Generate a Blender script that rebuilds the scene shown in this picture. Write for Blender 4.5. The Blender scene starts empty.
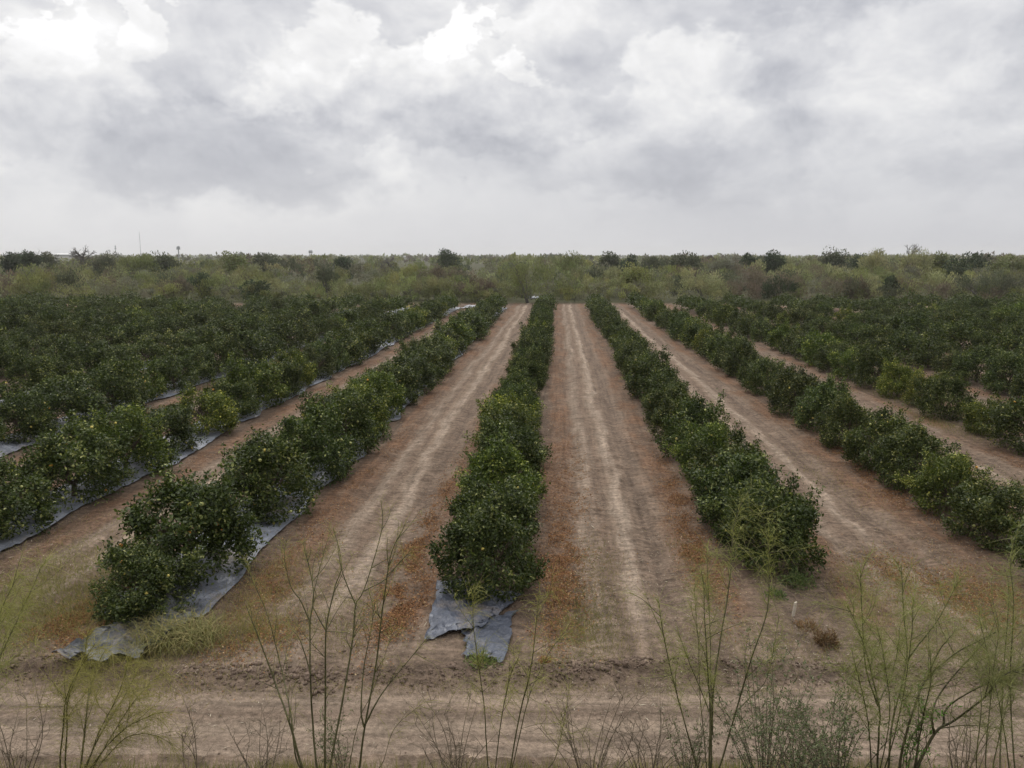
import bpy, math, random
import numpy as np
from mathutils import Vector

R = math.radians
random.seed(5)
rng = np.random.default_rng(11)
scene = bpy.context.scene
COL = scene.collection

# ------------------------------------------------------------------ camera
F, CX, CY, HOR, VPX = 780.0, 512.0, 384.0, 256.0, 558.0
H = 7.5
PITCH = math.atan((CY - HOR) / F)
YAW = math.atan((VPX - CX) / F)
cp, sp, ca, sa = math.cos(PITCH), math.sin(PITCH), math.cos(YAW), math.sin(YAW)
FWD = np.array([-sa * cp, ca * cp, -sp])
RGT = np.array([ca, sa, 0.0])
UPV = np.array([-sa * sp, ca * sp, cp])
CAMP = np.array([0.0, 0.0, H])
cam_d = bpy.data.cameras.new('camera')
cam_d.sensor_width = 36.0
cam_d.lens = 36.0 * F / 1024.0
cam_d.clip_start = 0.05
cam_d.clip_end = 30000
cam = bpy.data.objects.new('camera', cam_d)
cam.location = (0, 0, H)
cam.rotation_euler = (R(90) - PITCH, 0, YAW)
COL.objects.link(cam)
scene.camera = cam


def pt(px, py, zc):
    return CAMP + zc * (FWD + RGT * (px - CX) / F - UPV * (py - CY) / F)


def proj(P):
    P = np.asarray(P, float) - CAMP
    z = P @ FWD
    return CX + F * (P @ RGT) / z, CY - F * (P @ UPV) / z, z


def ground_at(px, zc):
    """ground point (z=0) seen in column px at depth zc"""
    s = (zc - H * sp) / cp
    X = (px - CX) / F * zc
    return np.array([-sa * s + ca * X, ca * s + sa * X, 0.0])


def y_of(x, zc):
    s = (zc - H * sp) / cp
    return (s + x * sa) / ca


def s_of(x, y):
    return -sa * x + ca * y


def gpx(px, py):
    return ground_at(px, F * H / cp / (py - HOR))


# ------------------------------------------------------------------ helpers
def tag(o, label=None, cat=None, group=None, kind=None):
    if label: o['label'] = label
    if cat: o['category'] = cat
    if group: o['group'] = group
    if kind: o['kind'] = kind
    return o


def link(o, parent=None):
    COL.objects.link(o)
    if parent is not None:
        o.parent = parent
    return o


def obj(name, me, parent=None, loc=None, rz=None, scale=None, color=None):
    o = bpy.data.objects.new(name, me)
    if loc is not None: o.location = tuple(loc)
    if rz is not None: o.rotation_euler = (0, 0, rz)
    if scale is not None: o.scale = scale if hasattr(scale, '__len__') else (scale,) * 3
    if color is not None: o.color = (*color, 1)
    return link(o, parent)


def empty(name, loc, rz=0.0, scale=1.0):
    o = bpy.data.objects.new(name, None)
    o.empty_display_size = 0.2
    o.location = tuple(loc)
    o.rotation_euler = (0, 0, rz)
    o.scale = scale if hasattr(scale, '__len__') else (scale,) * 3
    return link(o)


def mesh(name, V, faces, mat, tint=None, smooth=False, col=None):
    """V (n,3); faces: int array (m,k)"""
    V = np.asarray(V, np.float32).reshape(-1, 3)
    faces = np.asarray(faces, np.int32)
    m, k = faces.shape
    me = bpy.data.meshes.new(name)
    me.vertices.add(len(V))
    me.vertices.foreach_set('co', V.ravel())
    me.loops.add(m * k)
    me.loops.foreach_set('vertex_index', faces.ravel())
    me.polygons.add(m)
    me.polygons.foreach_set('loop_start', np.arange(0, m * k, k, dtype=np.int32))
    me.polygons.foreach_set('loop_total', np.full(m, k, np.int32))
    if smooth:
        me.polygons.foreach_set('use_smooth', np.ones(m, bool))
    if tint is not None:
        a = me.attributes.new('tint', 'FLOAT', 'FACE')
        a.data.foreach_set('value', np.asarray(tint, np.float32))
    if col is not None:
        a = me.attributes.new('hue', 'FLOAT_COLOR', 'FACE')
        c = np.ones((m, 4), np.float32)
        c[:, :3] = col
        a.data.foreach_set('color', c.ravel())
    me.update(calc_edges=True)
    if mat: me.materials.append(mat)
    return me


def unit(v):
    return v / np.maximum(np.linalg.norm(v, axis=-1, keepdims=True), 1e-9)


def leaf_arrays(P, A, N, L, W, fold=0.25):
    """folded leaves: position P, axis A, normal N (n,3), length and width (n)"""
    A = unit(A)
    S = unit(np.cross(A, N))
    N = np.cross(S, A)
    L = np.asarray(L)[:, None]
    W = np.asarray(W)[:, None]
    up = N * W * fold
    v0 = P
    v1 = P + A * L * 0.35 + S * W * 0.5 + up
    v2 = P + A * L * 0.72 + S * W * 0.36 + up
    v3 = P + A * L
    v4 = P + A * L * 0.72 - S * W * 0.36 + up
    v5 = P + A * L * 0.35 - S * W * 0.5 + up
    V = np.stack([v0, v1, v2, v3, v4, v5], 1).reshape(-1, 3)
    n = len(P)
    base = (np.arange(n) * 6)[:, None]
    f = np.concatenate([base + np.array([[0, 1, 2, 3]]), base + np.array([[0, 3, 4, 5]])], 1).reshape(-1, 4)
    return V, f


def card_arrays(P, A, N, L, W):
    """tapered single quads"""
    A = unit(A)
    S = unit(np.cross(A, N))
    L = np.asarray(L)[:, None]
    W = np.asarray(W)[:, None]
    V = np.stack([P, P + A * L * .45 + S * W * .5, P + A * L, P + A * L * .55 - S * W * .5], 1).reshape(-1, 3)
    f = (np.arange(len(P)) * 4)[:, None] + np.array([[0, 1, 2, 3]])
    return V, f


class Tubes:
    def __init__(self):
        self.V, self.F, self.n = [], [], 0

    def add(self, pts, r0, r1, k=6, radii=None):
        pts = np.asarray(pts, float)
        m = len(pts)
        T = np.gradient(pts, axis=0)
        T = unit(T)
        ref = np.array([0.31, 0.17, 0.2]) + np.array([1, 0, 0]) * (abs(T[0][2]) > .5) + np.array([0, 0, 1]) * (abs(T[0][2]) <= .5)
        S = unit(np.cross(T, ref))
        B = np.cross(T, S)
        if radii is None:
            radii = np.linspace(r0, r1, m)
        ang = np.arange(k) * 2 * math.pi / k
        ring = pts[:, None, :] + radii[:, None, None] * (np.cos(ang)[None, :, None] * S[:, None, :] + np.sin(ang)[None, :, None] * B[:, None, :])
        self.V.append(ring.reshape(-1, 3))
        i = np.arange(m - 1)[:, None] * k
        j = np.arange(k)[None, :]
        j2 = (j + 1) % k
        f = np.stack([i + j, i + j2, i + k + j2, i + k + j], -1).reshape(-1, 4) + self.n
        self.F.append(f)
        self.n += m * k

    def mesh(self, name, mat):
        return mesh(name, np.concatenate(self.V), np.concatenate(self.F), mat, smooth=True)


def boxes(name, bl, mat):
    """list of (x0,x1,y0,y1,z0,z1) into one mesh"""
    V, Fc = [], []
    for i, (x0, x1, y0, y1, z0, z1) in enumerate(bl):
        V += [(x0, y0, z0), (x1, y0, z0), (x1, y1, z0), (x0, y1, z0), (x0, y0, z1), (x1, y0, z1), (x1, y1, z1), (x0, y1, z1)]
        b = i * 8
        Fc += [(b, b + 3, b + 2, b + 1), (b + 4, b + 5, b + 6, b + 7), (b, b + 1, b + 5, b + 4), (b + 1, b + 2, b + 6, b + 5), (b + 2, b + 3, b + 7, b + 6), (b + 3, b, b + 4, b + 7)]
    return mesh(name, V, Fc, mat)


def catmull(P, n=5):
    P = np.asarray(P, float)
    Q = np.vstack([2 * P[0] - P[1], P, 2 * P[-1] - P[-2]])
    out = []
    for i in range(1, len(Q) - 2):
        for t in np.arange(n) / n:
            a, b, c, d = Q[i - 1:i + 3]
            out.append(.5 * ((2 * b) + (c - a) * t + (2 * a - 5 * b + 4 * c - d) * t * t + (3 * b - a - 3 * c + d) * t ** 3))
    out.append(P[-1])
    return np.array(out)


_tab = rng.random((256, 256))


def vnoise(x, y):
    xi, yi = np.floor(x).astype(int), np.floor(y).astype(int)
    fx, fy = x - xi, y - yi
    fx, fy = fx * fx * (3 - 2 * fx), fy * fy * (3 - 2 * fy)
    g = lambda a, b: _tab[a & 255, b & 255]
    return (g(xi, yi) * (1 - fx) + g(xi + 1, yi) * fx) * (1 - fy) + (g(xi, yi + 1) * (1 - fx) + g(xi + 1, yi + 1) * fx) * fy - .5


def fbm(x, y, o=4):
    s, a = 0, 1.0
    for i in range(o):
        s = s + a * vnoise(x * 2 ** i + 17.3 * i, y * 2 ** i + 9.1 * i)
        a *= .5
    return s


def sstep(a, b, x):
    t = np.clip((x - a) / (b - a), 0, 1)
    return t * t * (3 - 2 * t)


# ------------------------------------------------------------------ materials
class NT:
    def __init__(self, name, world=False):
        if world:
            self.t = world.node_tree
        else:
            self.m = bpy.data.materials.new(name)
            self.m.use_nodes = True
            self.t = self.m.node_tree
        self.t.nodes.clear()

    def n(self, typ, _ins=None, **kw):
        nd = self.t.nodes.new(typ)
        for k, v in kw.items():
            setattr(nd, k, v)
        if _ins:
            for k, v in _ins.items():
                self.set(nd.inputs[k], v)
        return nd

    def set(self, sock, v):
        if isinstance(v, bpy.types.NodeSocket):
            self.t.links.new(v, sock)
        elif isinstance(v, bpy.types.Node):
            self.t.links.new(v.outputs[0], sock)
        else:
            if hasattr(sock.default_value, '__len__') and not hasattr(v, '__len__'):
                v = (v,) * len(sock.default_value)
            if hasattr(v, '__len__') and len(sock.default_value) == 4 and len(v) == 3:
                v = (*v, 1)
            sock.default_value = v

    def math(self, op, a, b=0.0, c=None, clamp=False):
        nd = self.n('ShaderNodeMath', operation=op, use_clamp=clamp)
        self.set(nd.inputs[0], a)
        self.set(nd.inputs[1], b)
        if c is not None: self.set(nd.inputs[2], c)
        return nd.outputs[0]

    def vmath(self, op, a, b=(0, 0, 0)):
        nd = self.n('ShaderNodeVectorMath', operation=op)
        self.set(nd.inputs[0], a)
        self.set(nd.inputs[1], b)
        return nd.outputs[0]

    def scalev(self, v, s):
        return self.vmath('MULTIPLY', v, s)

    def noise(self, vec, scale, detail=4, rough=.5, dist=0.0, col=False):
        nd = self.n('ShaderNodeTexNoise', {'Scale': scale, 'Detail': detail, 'Roughness': rough, 'Distortion': dist})
        if vec is not None: self.set(nd.inputs['Vector'], vec)
        return nd.outputs['Color' if col else 'Fac']

    def ramp(self, fac, stops, interp='LINEAR'):
        nd = self.n('ShaderNodeValToRGB')
        cr = nd.color_ramp
        cr.interpolation = interp
        while len(cr.elements) < len(stops):
            cr.elements.new(.5)
        for e, (p, c) in zip(cr.elements, stops):
            e.position = p
            e.color = (c, c, c, 1) if not hasattr(c, '__len__') else (*c, 1)
        self.set(nd.inputs[0], fac)
        return nd.outputs[0]

    def mix(self, fac, a, b, mode='MIX'):
        nd = self.n('ShaderNodeMix', data_type='RGBA', blend_type=mode)
        self.set(nd.inputs[0], fac)
        self.set(nd.inputs[6], a)
        self.set(nd.inputs[7], b)
        return nd.outputs[2]

    def rng(self, v, a, b, c=0.0, d=1.0):
        nd = self.n('ShaderNodeMapRange', {0: v, 1: a, 2: b, 3: c, 4: d}, interpolation_type='SMOOTHSTEP')
        return nd.outputs[0]

    def out(self, sh, disp=None):
        o = self.n('ShaderNodeOutputMaterial')
        self.t.links.new(sh, o.inputs[0])
        return self.m


def principled(nt, color, rough=.8, spec=.3, bump=None, dist=.02, strength=.5, **kw):
    b = nt.n('ShaderNodeBsdfPrincipled')
    nt.set(b.inputs['Base Color'], color)
    nt.set(b.inputs['Roughness'], rough)
    b.inputs['Specular IOR Level'].default_value = spec
    if bump is not None:
        bn = nt.n('ShaderNodeBump', {'Height': bump, 'Distance': dist, 'Strength': strength})
        nt.t.links.new(bn.outputs[0], b.inputs['Normal'])
    for k, v in kw.items():
        nt.set(b.inputs[k], v)
    return b.outputs[0]


def leaf_mat(name, stops, rough=.46, spec=.22, trans=.22, attr='tint'):
    nt = NT(name)
    at = nt.n('ShaderNodeAttribute', attribute_name=attr)
    c = nt.ramp(at.outputs['Fac'], stops)
    oi = nt.n('ShaderNodeObjectInfo')
    c = nt.mix(1.0, c, oi.outputs['Color'], 'MULTIPLY')
    p = principled(nt, c, rough, spec)
    tr = nt.n('ShaderNodeBsdfTranslucent', {'Color': nt.mix(1.0, c, (1.2, 1.35, .6, 1), 'MULTIPLY')})
    mx = nt.n('ShaderNodeMixShader', {0: trans})
    nt.t.links.new(p, mx.inputs[1])
    nt.t.links.new(tr.outputs[0], mx.inputs[2])
    return nt.out(mx.outputs[0])


def hue_mat(name, trans=.15):
    nt = NT(name)
    at = nt.n('ShaderNodeAttribute', attribute_name='hue')
    oi = nt.n('ShaderNodeObjectInfo')
    c = nt.mix(1.0, at.outputs['Color'], oi.outputs['Color'], 'MULTIPLY')
    p = principled(nt, c, .7, .15)
    tr = nt.n('ShaderNodeBsdfTranslucent', {'Color': c})
    mx = nt.n('ShaderNodeMixShader', {0: trans})
    nt.t.links.new(p, mx.inputs[1])
    nt.t.links.new(tr.outputs[0], mx.inputs[2])
    return nt.out(mx.outputs[0])


def plain(name, col, rough=.8, var=.25, scale=6.0, spec=.25, objcol=False):
    nt = NT(name)
    tc = nt.n('ShaderNodeTexCoord')
    nz = nt.noise(tc.outputs['Object'], scale, 6, .6)
    lo = tuple(v * (1 - var) for v in col)
    hi = tuple(min(1, v * (1 + var)) for v in col)
    c = nt.ramp(nz, [(.3, lo), (.7, hi)])
    if objcol:
        c = nt.mix(1.0, c, nt.n('ShaderNodeObjectInfo').outputs['Color'], 'MULTIPLY')
    return nt.out(principled(nt, c, rough, spec, bump=nz, dist=.01))


M_CITRUS = leaf_mat('citrus_leaf', [(0, (.019, .028, .006)), (.42, (.044, .062, .0135)), (.70, (.086, .106, .025)), (1, (.29, .29, .105))])
M_RETAMA = leaf_mat('retama_leaf', [(0, (.16, .158, .075)), (.6, (.245, .235, .12)), (1, (.38, .345, .19))], rough=.7, spec=.15, trans=.35)
M_GRASS = leaf_mat('grass_blade', [(0, (.10, .12, .04)), (.5, (.20, .18, .075)), (1, (.34, .27, .13))], rough=.8, spec=.1, trans=.25)
M_LITTER = leaf_mat('dead_leaf', [(0, (.10, .05, .028)), (.5, (.24, .118, .058)), (.85, (.36, .20, .09)), (1, (.44, .33, .19))], rough=.8, spec=.1, trans=.1)
M_STRAW = leaf_mat('straw', [(0, (.09, .068, .05)), (.35, (.17, .13, .095)), (.6, (.34, .28, .21)), (1, (.50, .44, .34))], rough=.8, spec=.1, trans=.1)
M_WEED = leaf_mat('weed_leaf', [(0, (.05, .08, .03)), (.6, (.10, .14, .05)), (1, (.2, .23, .09))], rough=.6, spec=.2, trans=.25)
M_SAGE = leaf_mat('sage_leaf', [(0, (.085, .105, .065)), (.6, (.14, .16, .10)), (1, (.22, .235, .15))], rough=.7, spec=.15, trans=.25)
M_BRUSH = hue_mat('brush_foliage', .3)
M_BARK = plain('bark', (.10, .075, .055), .9, .35, 14)
M_STEM = plain('green_stem', (.085, .078, .035), .6, .4, 9, objcol=True)
M_TWIG = plain('dry_twig', (.17, .135, .095), .85, .3, 12)
M_GREYTWIG = plain('grey_twig', (.105, .095, .088), .9, .3, 5)
M_FRUIT = plain('fruit_peel', (1, 1, 1), .45, .05, 20, .4, objcol=True)
M_CLOD = plain('soil_clod', (.155, .112, .085), .95, .3, 7)
M_STAKE = plain('weathered_wood', (.52, .46, .38), .8, .2, 12)
M_STEEL = plain('galvanised_steel', (.32, .33, .34), .5, .1, 3)
M_ROOF = plain('pale_roof', (.55, .55, .54), .6, .08, 1)
M_SHED = plain('shed_wall', (.40, .39, .37), .7, .08, 1)


def ground_material(name, road=False):
    nt = NT(name)
    g = nt.n('ShaderNodeNewGeometry')
    P = g.outputs['Position']
    sep = nt.n('ShaderNodeSeparateXYZ', {0: P})
    x, y, z = sep.outputs
    s = nt.math('ADD', nt.math('MULTIPLY', x, -sa), nt.math('MULTIPLY', y, ca))
    # large soft wobble of the tracks
    wob = nt.noise(nt.scalev(P, (.25, .07, 1)), 1.0, 3)
    wob2 = nt.noise(nt.scalev(P, (1.3, .5, 1)), 1.0, 4)
    xw = nt.math('ADD', x, nt.math('ADD', nt.math('MULTIPLY', nt.math('SUBTRACT', wob, .5), 1.3), nt.math('MULTIPLY', nt.math('SUBTRACT', wob2, .5), .85)))
    t = nt.math('FRACT', nt.math('DIVIDE', nt.math('SUBTRACT', xw, X0 - 10 * ROW), ROW))
    fine = nt.noise(P, 9.0, 8, .65)
    grit = nt.noise(P, 34.0, 4, .7)
    med = nt.noise(P, 1.1, 6, .6)
    streak = nt.noise(nt.scalev(P, (5.0, .22, 1)), 1.0, 6, .6)
    lug = nt.noise(nt.scalev(P, (1.5, 5.0, 1)), 1.0, 6, .68)
    dark, brown, pale = (.140, .103, .078), (.215, .158, .120), (.385, .305, .240)
    base = nt.ramp(t, [(0, (.155, .118, .092)), (.17, (.150, .112, .086)), (.24, (.19, .128, .092)), (.34, (.195, .140, .105)), (.40, (.32, .255, .203)),
                       (.46, (.205, .150, .115)), (.50, (.275, .21, .162)), (.515, (.33, .262, .208)), (.55, (.395, .32, .258)), (.58, (.235, .178, .138)), (.64, (.185, .138, .108)),
                       (.70, (.24, .185, .145)), (.76, (.20, .142, .105)), (.84, (.165, .118, .088)), (1, (.155, .118, .092))])
    brk = nt.noise(nt.scalev(P, (.45, .16, 1)), 1.0, 6, .68)
    base = nt.mix(nt.rng(brk, .46, .66, 0, .75), base, nt.ramp(med, [(.3, (.17, .125, .095)), (.5, (.225, .168, .13)), (.7, (.29, .225, .175))]))
    head = nt.ramp(nt.noise(P, .55, 6, .62), [(.3, (.16, .12, .092)), (.5, (.235, .178, .138)), (.68, (.31, .245, .195))])
    hf = nt.math('MULTIPLY', nt.rng(nt.math('ADD', s, nt.math('MULTIPLY', nt.math('SUBTRACT', med, .5), 2.5)), 17.0, 13.8), .85)
    c = nt.mix(hf, base, head)
    # rust coloured dead weeds beside the rows
    rz = nt.ramp(t, [(0, 0), (.17, .12), (.22, .8), (.33, .65), (.37, 0), (.66, 0), (.73, .75), (.83, .9), (.88, .15), (1, 0)])
    rn = nt.noise(nt.scalev(P, (.75, .26, 1)), 1.0, 6, .65)
    rf = nt.math('MULTIPLY', nt.math('MULTIPLY', rz, nt.rng(rn, .40, .62)), nt.rng(s, 14.0, 15.5))
    rust = nt.ramp(nt.noise(P, 6.5, 7, .7), [(.32, (.12, .066, .043)), (.5, (.23, .118, .068)), (.62, (.33, .18, .09)), (.75, (.38, .28, .18))])
    c = nt.mix(nt.math('MULTIPLY', rf, .62), c, rust)
    # streaks and grit
    c = nt.mix(.85, c, nt.ramp(streak, [(.3, .68), (.5, 1.0), (.7, 1.25)]), 'MULTIPLY')
    c = nt.mix(.9, c, nt.ramp(lug, [(.3, .55), (.5, 1.0), (.7, 1.4)]), 'MULTIPLY')
    if road:
        u = nt.math('ADD', s, nt.math('MULTIPLY', nt.math('SUBTRACT', wob, .5), .35))
        rd = nt.vmath('ADD', nt.scalev(P, (.35, 4.5, 1)), (0, 0, 0))
        rs = nt.noise(rd, 1.0, 7, .62)
        rc = nt.ramp(nt.math('DIVIDE', nt.math('SUBTRACT', u, 10.0), 3.4),
                     [(0, (.20, .155, .122)), (.22, (.33, .262, .21)), (.36, (.27, .212, .168)), (.46, (.35, .28, .222)), (.56, (.22, .168, .132)), (.68, (.33, .262, .208)), (.82, (.24, .183, .143)), (1, (.15, .112, .086))])
        c = nt.mix(.9, rc, nt.ramp(rs, [(.3, .55), (.5, 1.0), (.68, 1.32)]), 'MULTIPLY')
    c = nt.mix(.8, c, nt.ramp(fine, [(.3, .5), (.5, 1.0), (.72, 1.5)]), 'MULTIPLY')
    c = nt.mix(.55, c, nt.ramp(grit, [(.3, .6), (.5, 1.0), (.75, 1.5)]), 'MULTIPLY')
    c = nt.mix(.6, c, nt.ramp(med, [(.3, .78), (.7, 1.2)]), 'MULTIPLY')
    if not road:
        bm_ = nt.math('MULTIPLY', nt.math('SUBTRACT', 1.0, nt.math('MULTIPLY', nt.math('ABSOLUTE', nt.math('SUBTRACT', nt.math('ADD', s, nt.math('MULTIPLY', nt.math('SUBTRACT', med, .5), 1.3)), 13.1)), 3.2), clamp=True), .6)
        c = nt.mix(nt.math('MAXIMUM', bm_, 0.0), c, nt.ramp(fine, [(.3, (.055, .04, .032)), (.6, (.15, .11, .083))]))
        grass = nt.ramp(nt.noise(P, 2.4, 7, .65), [(.3, (.045, .05, .024)), (.5, (.075, .078, .038)), (.7, (.115, .11, .06))])
        gf = nt.math('ADD', nt.rng(s, 122.0, 130.0), nt.rng(s, 10.2, 9.2), clamp=True)
        c = nt.mix(gf, c, grass)
    c = nt.mix(1.0, c, (.71, .685, .65, 1), 'MULTIPLY')
    hgt = nt.math('ADD', nt.math('MULTIPLY', fine, .7), nt.math('ADD', nt.math('MULTIPLY', grit, .25), nt.math('MULTIPLY', lug, .6)))
    return nt.out(principled(nt, c, .95, .12, bump=hgt, dist=.08, strength=.9))


X0, ROW = -1.75, 6.65
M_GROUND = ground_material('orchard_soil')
M_ROAD = ground_material('dirt_track', True)


def plastic_mat():
    nt = NT('ground_cloth')
    g = nt.n('ShaderNodeNewGeometry')
    P = g.outputs['Position']
    nz = nt.noise(P, 2.2, 7, .62, .6)
    dirt = nt.noise(P, .8, 6, .65)
    oi = nt.n('ShaderNodeObjectInfo')
    c = nt.ramp(nz, [(.3, (.09, .095, .11)), (.5, (.17, .18, .205)), (.72, (.29, .30, .325))])
    c = nt.mix(1.0, c, oi.outputs['Color'], 'MULTIPLY')
    c = nt.mix(nt.rng(dirt, .52, .66, 0, .7), c, (.24, .19, .15, 1))
    return nt.out(principled(nt, c, .38, .5, bump=nt.noise(P, 5.0, 5, .6, 1.2), dist=.10, strength=.85))


M_PLASTIC = plastic_mat()

# ------------------------------------------------------------------ ground
def slope_h(s):
    u = np.clip((10.25 - s) / 8.6, 0, 1)
    return 5.8 * (u + .035 * (np.sqrt(u * u + .004) - u) - .0022) * (u > 0)


def berm_line(c):
    return 13.15 + .12 * np.sin(c * .55) + .25 * vnoise(c * .35, c * 0 + 3.3)


def gh(x, y):
    x, y = np.asarray(x, float), np.asarray(y, float)
    s = -sa * x + ca * y
    c = ca * x + sa * y
    near = 1 - sstep(45, 90, s)
    t = np.mod((x - X0 + .12 * vnoise(x * 0 + 2, y * .15)) / ROW, 1.0)
    infield = sstep(13.6, 15.5, s) * (1 - sstep(116, 122, s))
    rel = np.abs(t - .5) * ROW            # distance from alley centre
    row = np.exp(-((np.minimum(t, 1 - t) * ROW) / 1.0) ** 2) * .07
    ruts = -.05 * np.exp(-((rel - .95) / .22) ** 2) + .025 * np.exp(-((rel - .45) / .18) ** 2) + .03 * np.exp(-((rel - 1.45) / .25) ** 2)
    h = infield * (row + ruts * (1 + .8 * vnoise(x * .3, y * .6)))
    h = h + near * (.035 * fbm(x * .9, y * .9, 3) + .035 * fbm(x * 4.1, y * 4.1, 3) * (.5 + infield))
    trk = infield * np.clip(np.exp(-((rel - .95) / .45) ** 2) + .35, 0, 1)
    h = h + near * trk * (.045 * vnoise(x * 1.4 + 3, y * 4.2) + .03 * vnoise(x * 2.6, y * 7.5 + 5) + .025 * vnoise(x * 6.5, y * 6.5))
    b = berm_line(c)
    lump = np.clip(.55 + 1.7 * fbm(c * .33, s * 0 + 7.7, 3), .0, 1.6)
    h = h + .17 * lump * np.exp(-((s - b) / .26) ** 2) * (1 + 1.1 * fbm(x * 3.3, y * 3.3, 3))
    h = h - .04 * np.exp(-((s - 11.55) / .25) ** 2) - .04 * np.exp(-((s - 12.4) / .25) ** 2)
    return h + slope_h(s)


def axis(core0, core1, step, far, ratio=1.16):
    a = list(np.arange(core0, core1, step))
    st = step
    v = a[-1]
    while v < far[1]:
        st *= ratio
        v += st
        a.append(v)
    st = step
    v = a[0]
    pre = []
    while v > far[0]:
        st *= ratio
        v -= st
        pre.append(v)
    return np.array(pre[::-1] + a)


gx = axis(-15, 15, .085, (-9000, 9000), 1.12)
gy = axis(9.8, 30, .085, (-300, 12000), 1.10)
GX, GY = np.meshgrid(gx, gy)
GZ = gh(GX, GY)
V = np.stack([GX, GY, GZ], -1).reshape(-1, 3)
ny, nx = GX.shape
i = (np.arange(ny - 1)[:, None] * nx + np.arange(nx - 1)[None, :]).ravel()
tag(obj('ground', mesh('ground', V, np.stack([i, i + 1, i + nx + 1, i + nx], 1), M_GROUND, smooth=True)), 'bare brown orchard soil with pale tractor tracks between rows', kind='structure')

# dirt track running across the front
cc = np.arange(-60, 60, .13)
w = np.linspace(-1, 1, 23)
ctr, half = 11.72, 1.22
e0 = .18 * fbm(cc * .5, cc * 0 + 1.5, 3)
e1 = .25 * fbm(cc * .5, cc * 0 + 8.5, 3)
S = ctr + w[None, :] * half + np.where(w < 0, -w, 0)[None, :] * e0[:, None] + np.where(w > 0, w, 0)[None, :] * e1[:, None]
C2 = np.repeat(cc[:, None], len(w), 1)
RX, RY = -sa * S + ca * C2, ca * S + sa * C2
RZ = gh(RX, RY) + .012 - .05 * np.abs(w[None, :]) ** 6
V = np.stack([RX, RY, RZ], -1).reshape(-1, 3)
ny, nx = RX.shape
i = (np.arange(ny - 1)[:, None] * nx + np.arange(nx - 1)[None, :]).ravel()
tag(obj('dirt_road', mesh('dirt_road', V, np.stack([i, i + nx, i + nx + 1, i + 1], 1), M_ROAD, smooth=True)), 'pale rutted dirt track crossing in front of the citrus rows', kind='structure')

# ------------------------------------------------------------------ citrus trees
def crown_mesh(seed, n_cl, per, L0, Rr=1.2, Hh=2.1, shoots=26):
    r = np.random.default_rng(seed)
    nl = 36
    d = unit(r.normal(size=(nl, 3)))
    d[:, 2] = np.abs(d[:, 2]) * 1.2 - .3
    d = unit(d)
    lobc = np.array([0, 0, Hh * .47]) + d * np.array([Rr, Rr, Hh * .48]) * r.uniform(.45, .82, (nl, 1))
    lobr = r.uniform(.17, .42, nl) * Rr
    for j in range(9):                      # skirt of low lobes
        a = j * .70 + r.uniform(-.25, .25)
        rr = r.uniform(.50, .74) * Rr
        lobc[j] = (math.cos(a) * rr, math.sin(a) * rr, r.uniform(.34, .55))
        lobr[j] = r.uniform(.30, .42) * Rr
        d[j] = (math.cos(a) * .9, math.sin(a) * .9, -.1)
    k = r.integers(0, nl, n_cl)
    q = unit(r.normal(size=(n_cl, 3)) + d[k] * .9)
    rad = lobr[k] * r.uniform(.25, 1.0, n_cl) ** .28
    cl = lobc[k] + q * rad[:, None] * np.array([1, 1, 1.05])
    cl[:, 2] = np.where(cl[:, 2] < .12, .12 + r.random(n_cl) * .3, cl[:, 2])
    lobt = r.uniform(-.12, .12, nl)
    # long shoots poking out
    for j in range(shoots):
        a = r.uniform(0, 2 * math.pi)
        kk = r.integers(0, nl)
        st = lobc[kk] + unit(d[kk]) * lobr[kk] * .8
        dr = unit(d[kk] * .8 + np.array([0, 0, .8]) + r.normal(size=3) * .25)
        ln = r.uniform(.15, .55)
        m = max(2, int(n_cl / 120))
        extra = st + dr * (np.linspace(.2, 1, m)[:, None] * ln)
        cl = np.vstack([cl, extra])
        k = np.append(k, np.full(m, kk))
        q = np.vstack([q, np.repeat(dr[None], m, 0)])
    n = len(cl)
    P = np.repeat(cl, per, 0)
    Q = np.repeat(q, per, 0)
    K = np.repeat(k, per)
    spread = .085 * (L0 / .09) ** .6
    P = P + r.normal(size=P.shape) * spread
    P[:, 2] = np.maximum(P[:, 2], .04)
    A = unit(Q * .5 + r.normal(size=P.shape) * .75 + np.array([0, 0, -.15]))
    N = unit(Q * .8 + np.array([0, 0, .55]) + r.normal(size=P.shape) * .55)
    L = L0 * r.uniform(.65, 1.25, len(P))
    V, f = leaf_arrays(P, A, N, L, L * .5)
    ct = np.repeat(np.clip(r.normal(.40, .16, n), 0, 1), per)
    tint = np.clip(ct + lobt[K] + r.normal(0, .13, len(P)) + (r.random(len(P)) < .045) * .5, 0, 1)
    me = mesh('citrus_crown', V, f, M_CITRUS, np.repeat(tint, 2))
    outer = cl[:n_cl][rad > lobr[k[:n_cl]] * .72]
    outer = outer + unit(outer - np.array([0, 0, Hh * .4])) * .06
    return me, outer


def trunk_mesh(seed):
    r = np.random.default_rng(seed)
    tb = Tubes()
    tb.add(catmull([(0, 0, -.1), (.02, .01, .15), (.0, .03, .45)], 4), .085, .06, 8)
    for j in range(6):
        a = j * 1.05 + r.uniform(-.3, .3)
        e = np.array([math.cos(a) * .75, math.sin(a) * .75, r.uniform(1.0, 1.6)])
        m = e * .45 + np.array([0, 0, .25])
        tb.add(catmull([(0, .02, .38), m, e], 4), .045, .012, 6)
        for q in range(3):
            e2 = m + unit(r.normal(size=3) + e * .6) * r.uniform(.35, .6)
            tb.add(catmull([m, (m + e2) / 2 + r.normal(size=3) * .04, e2], 3), .018, .006, 5)
    return tb.mesh('citrus_trunk', M_BARK)


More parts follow.
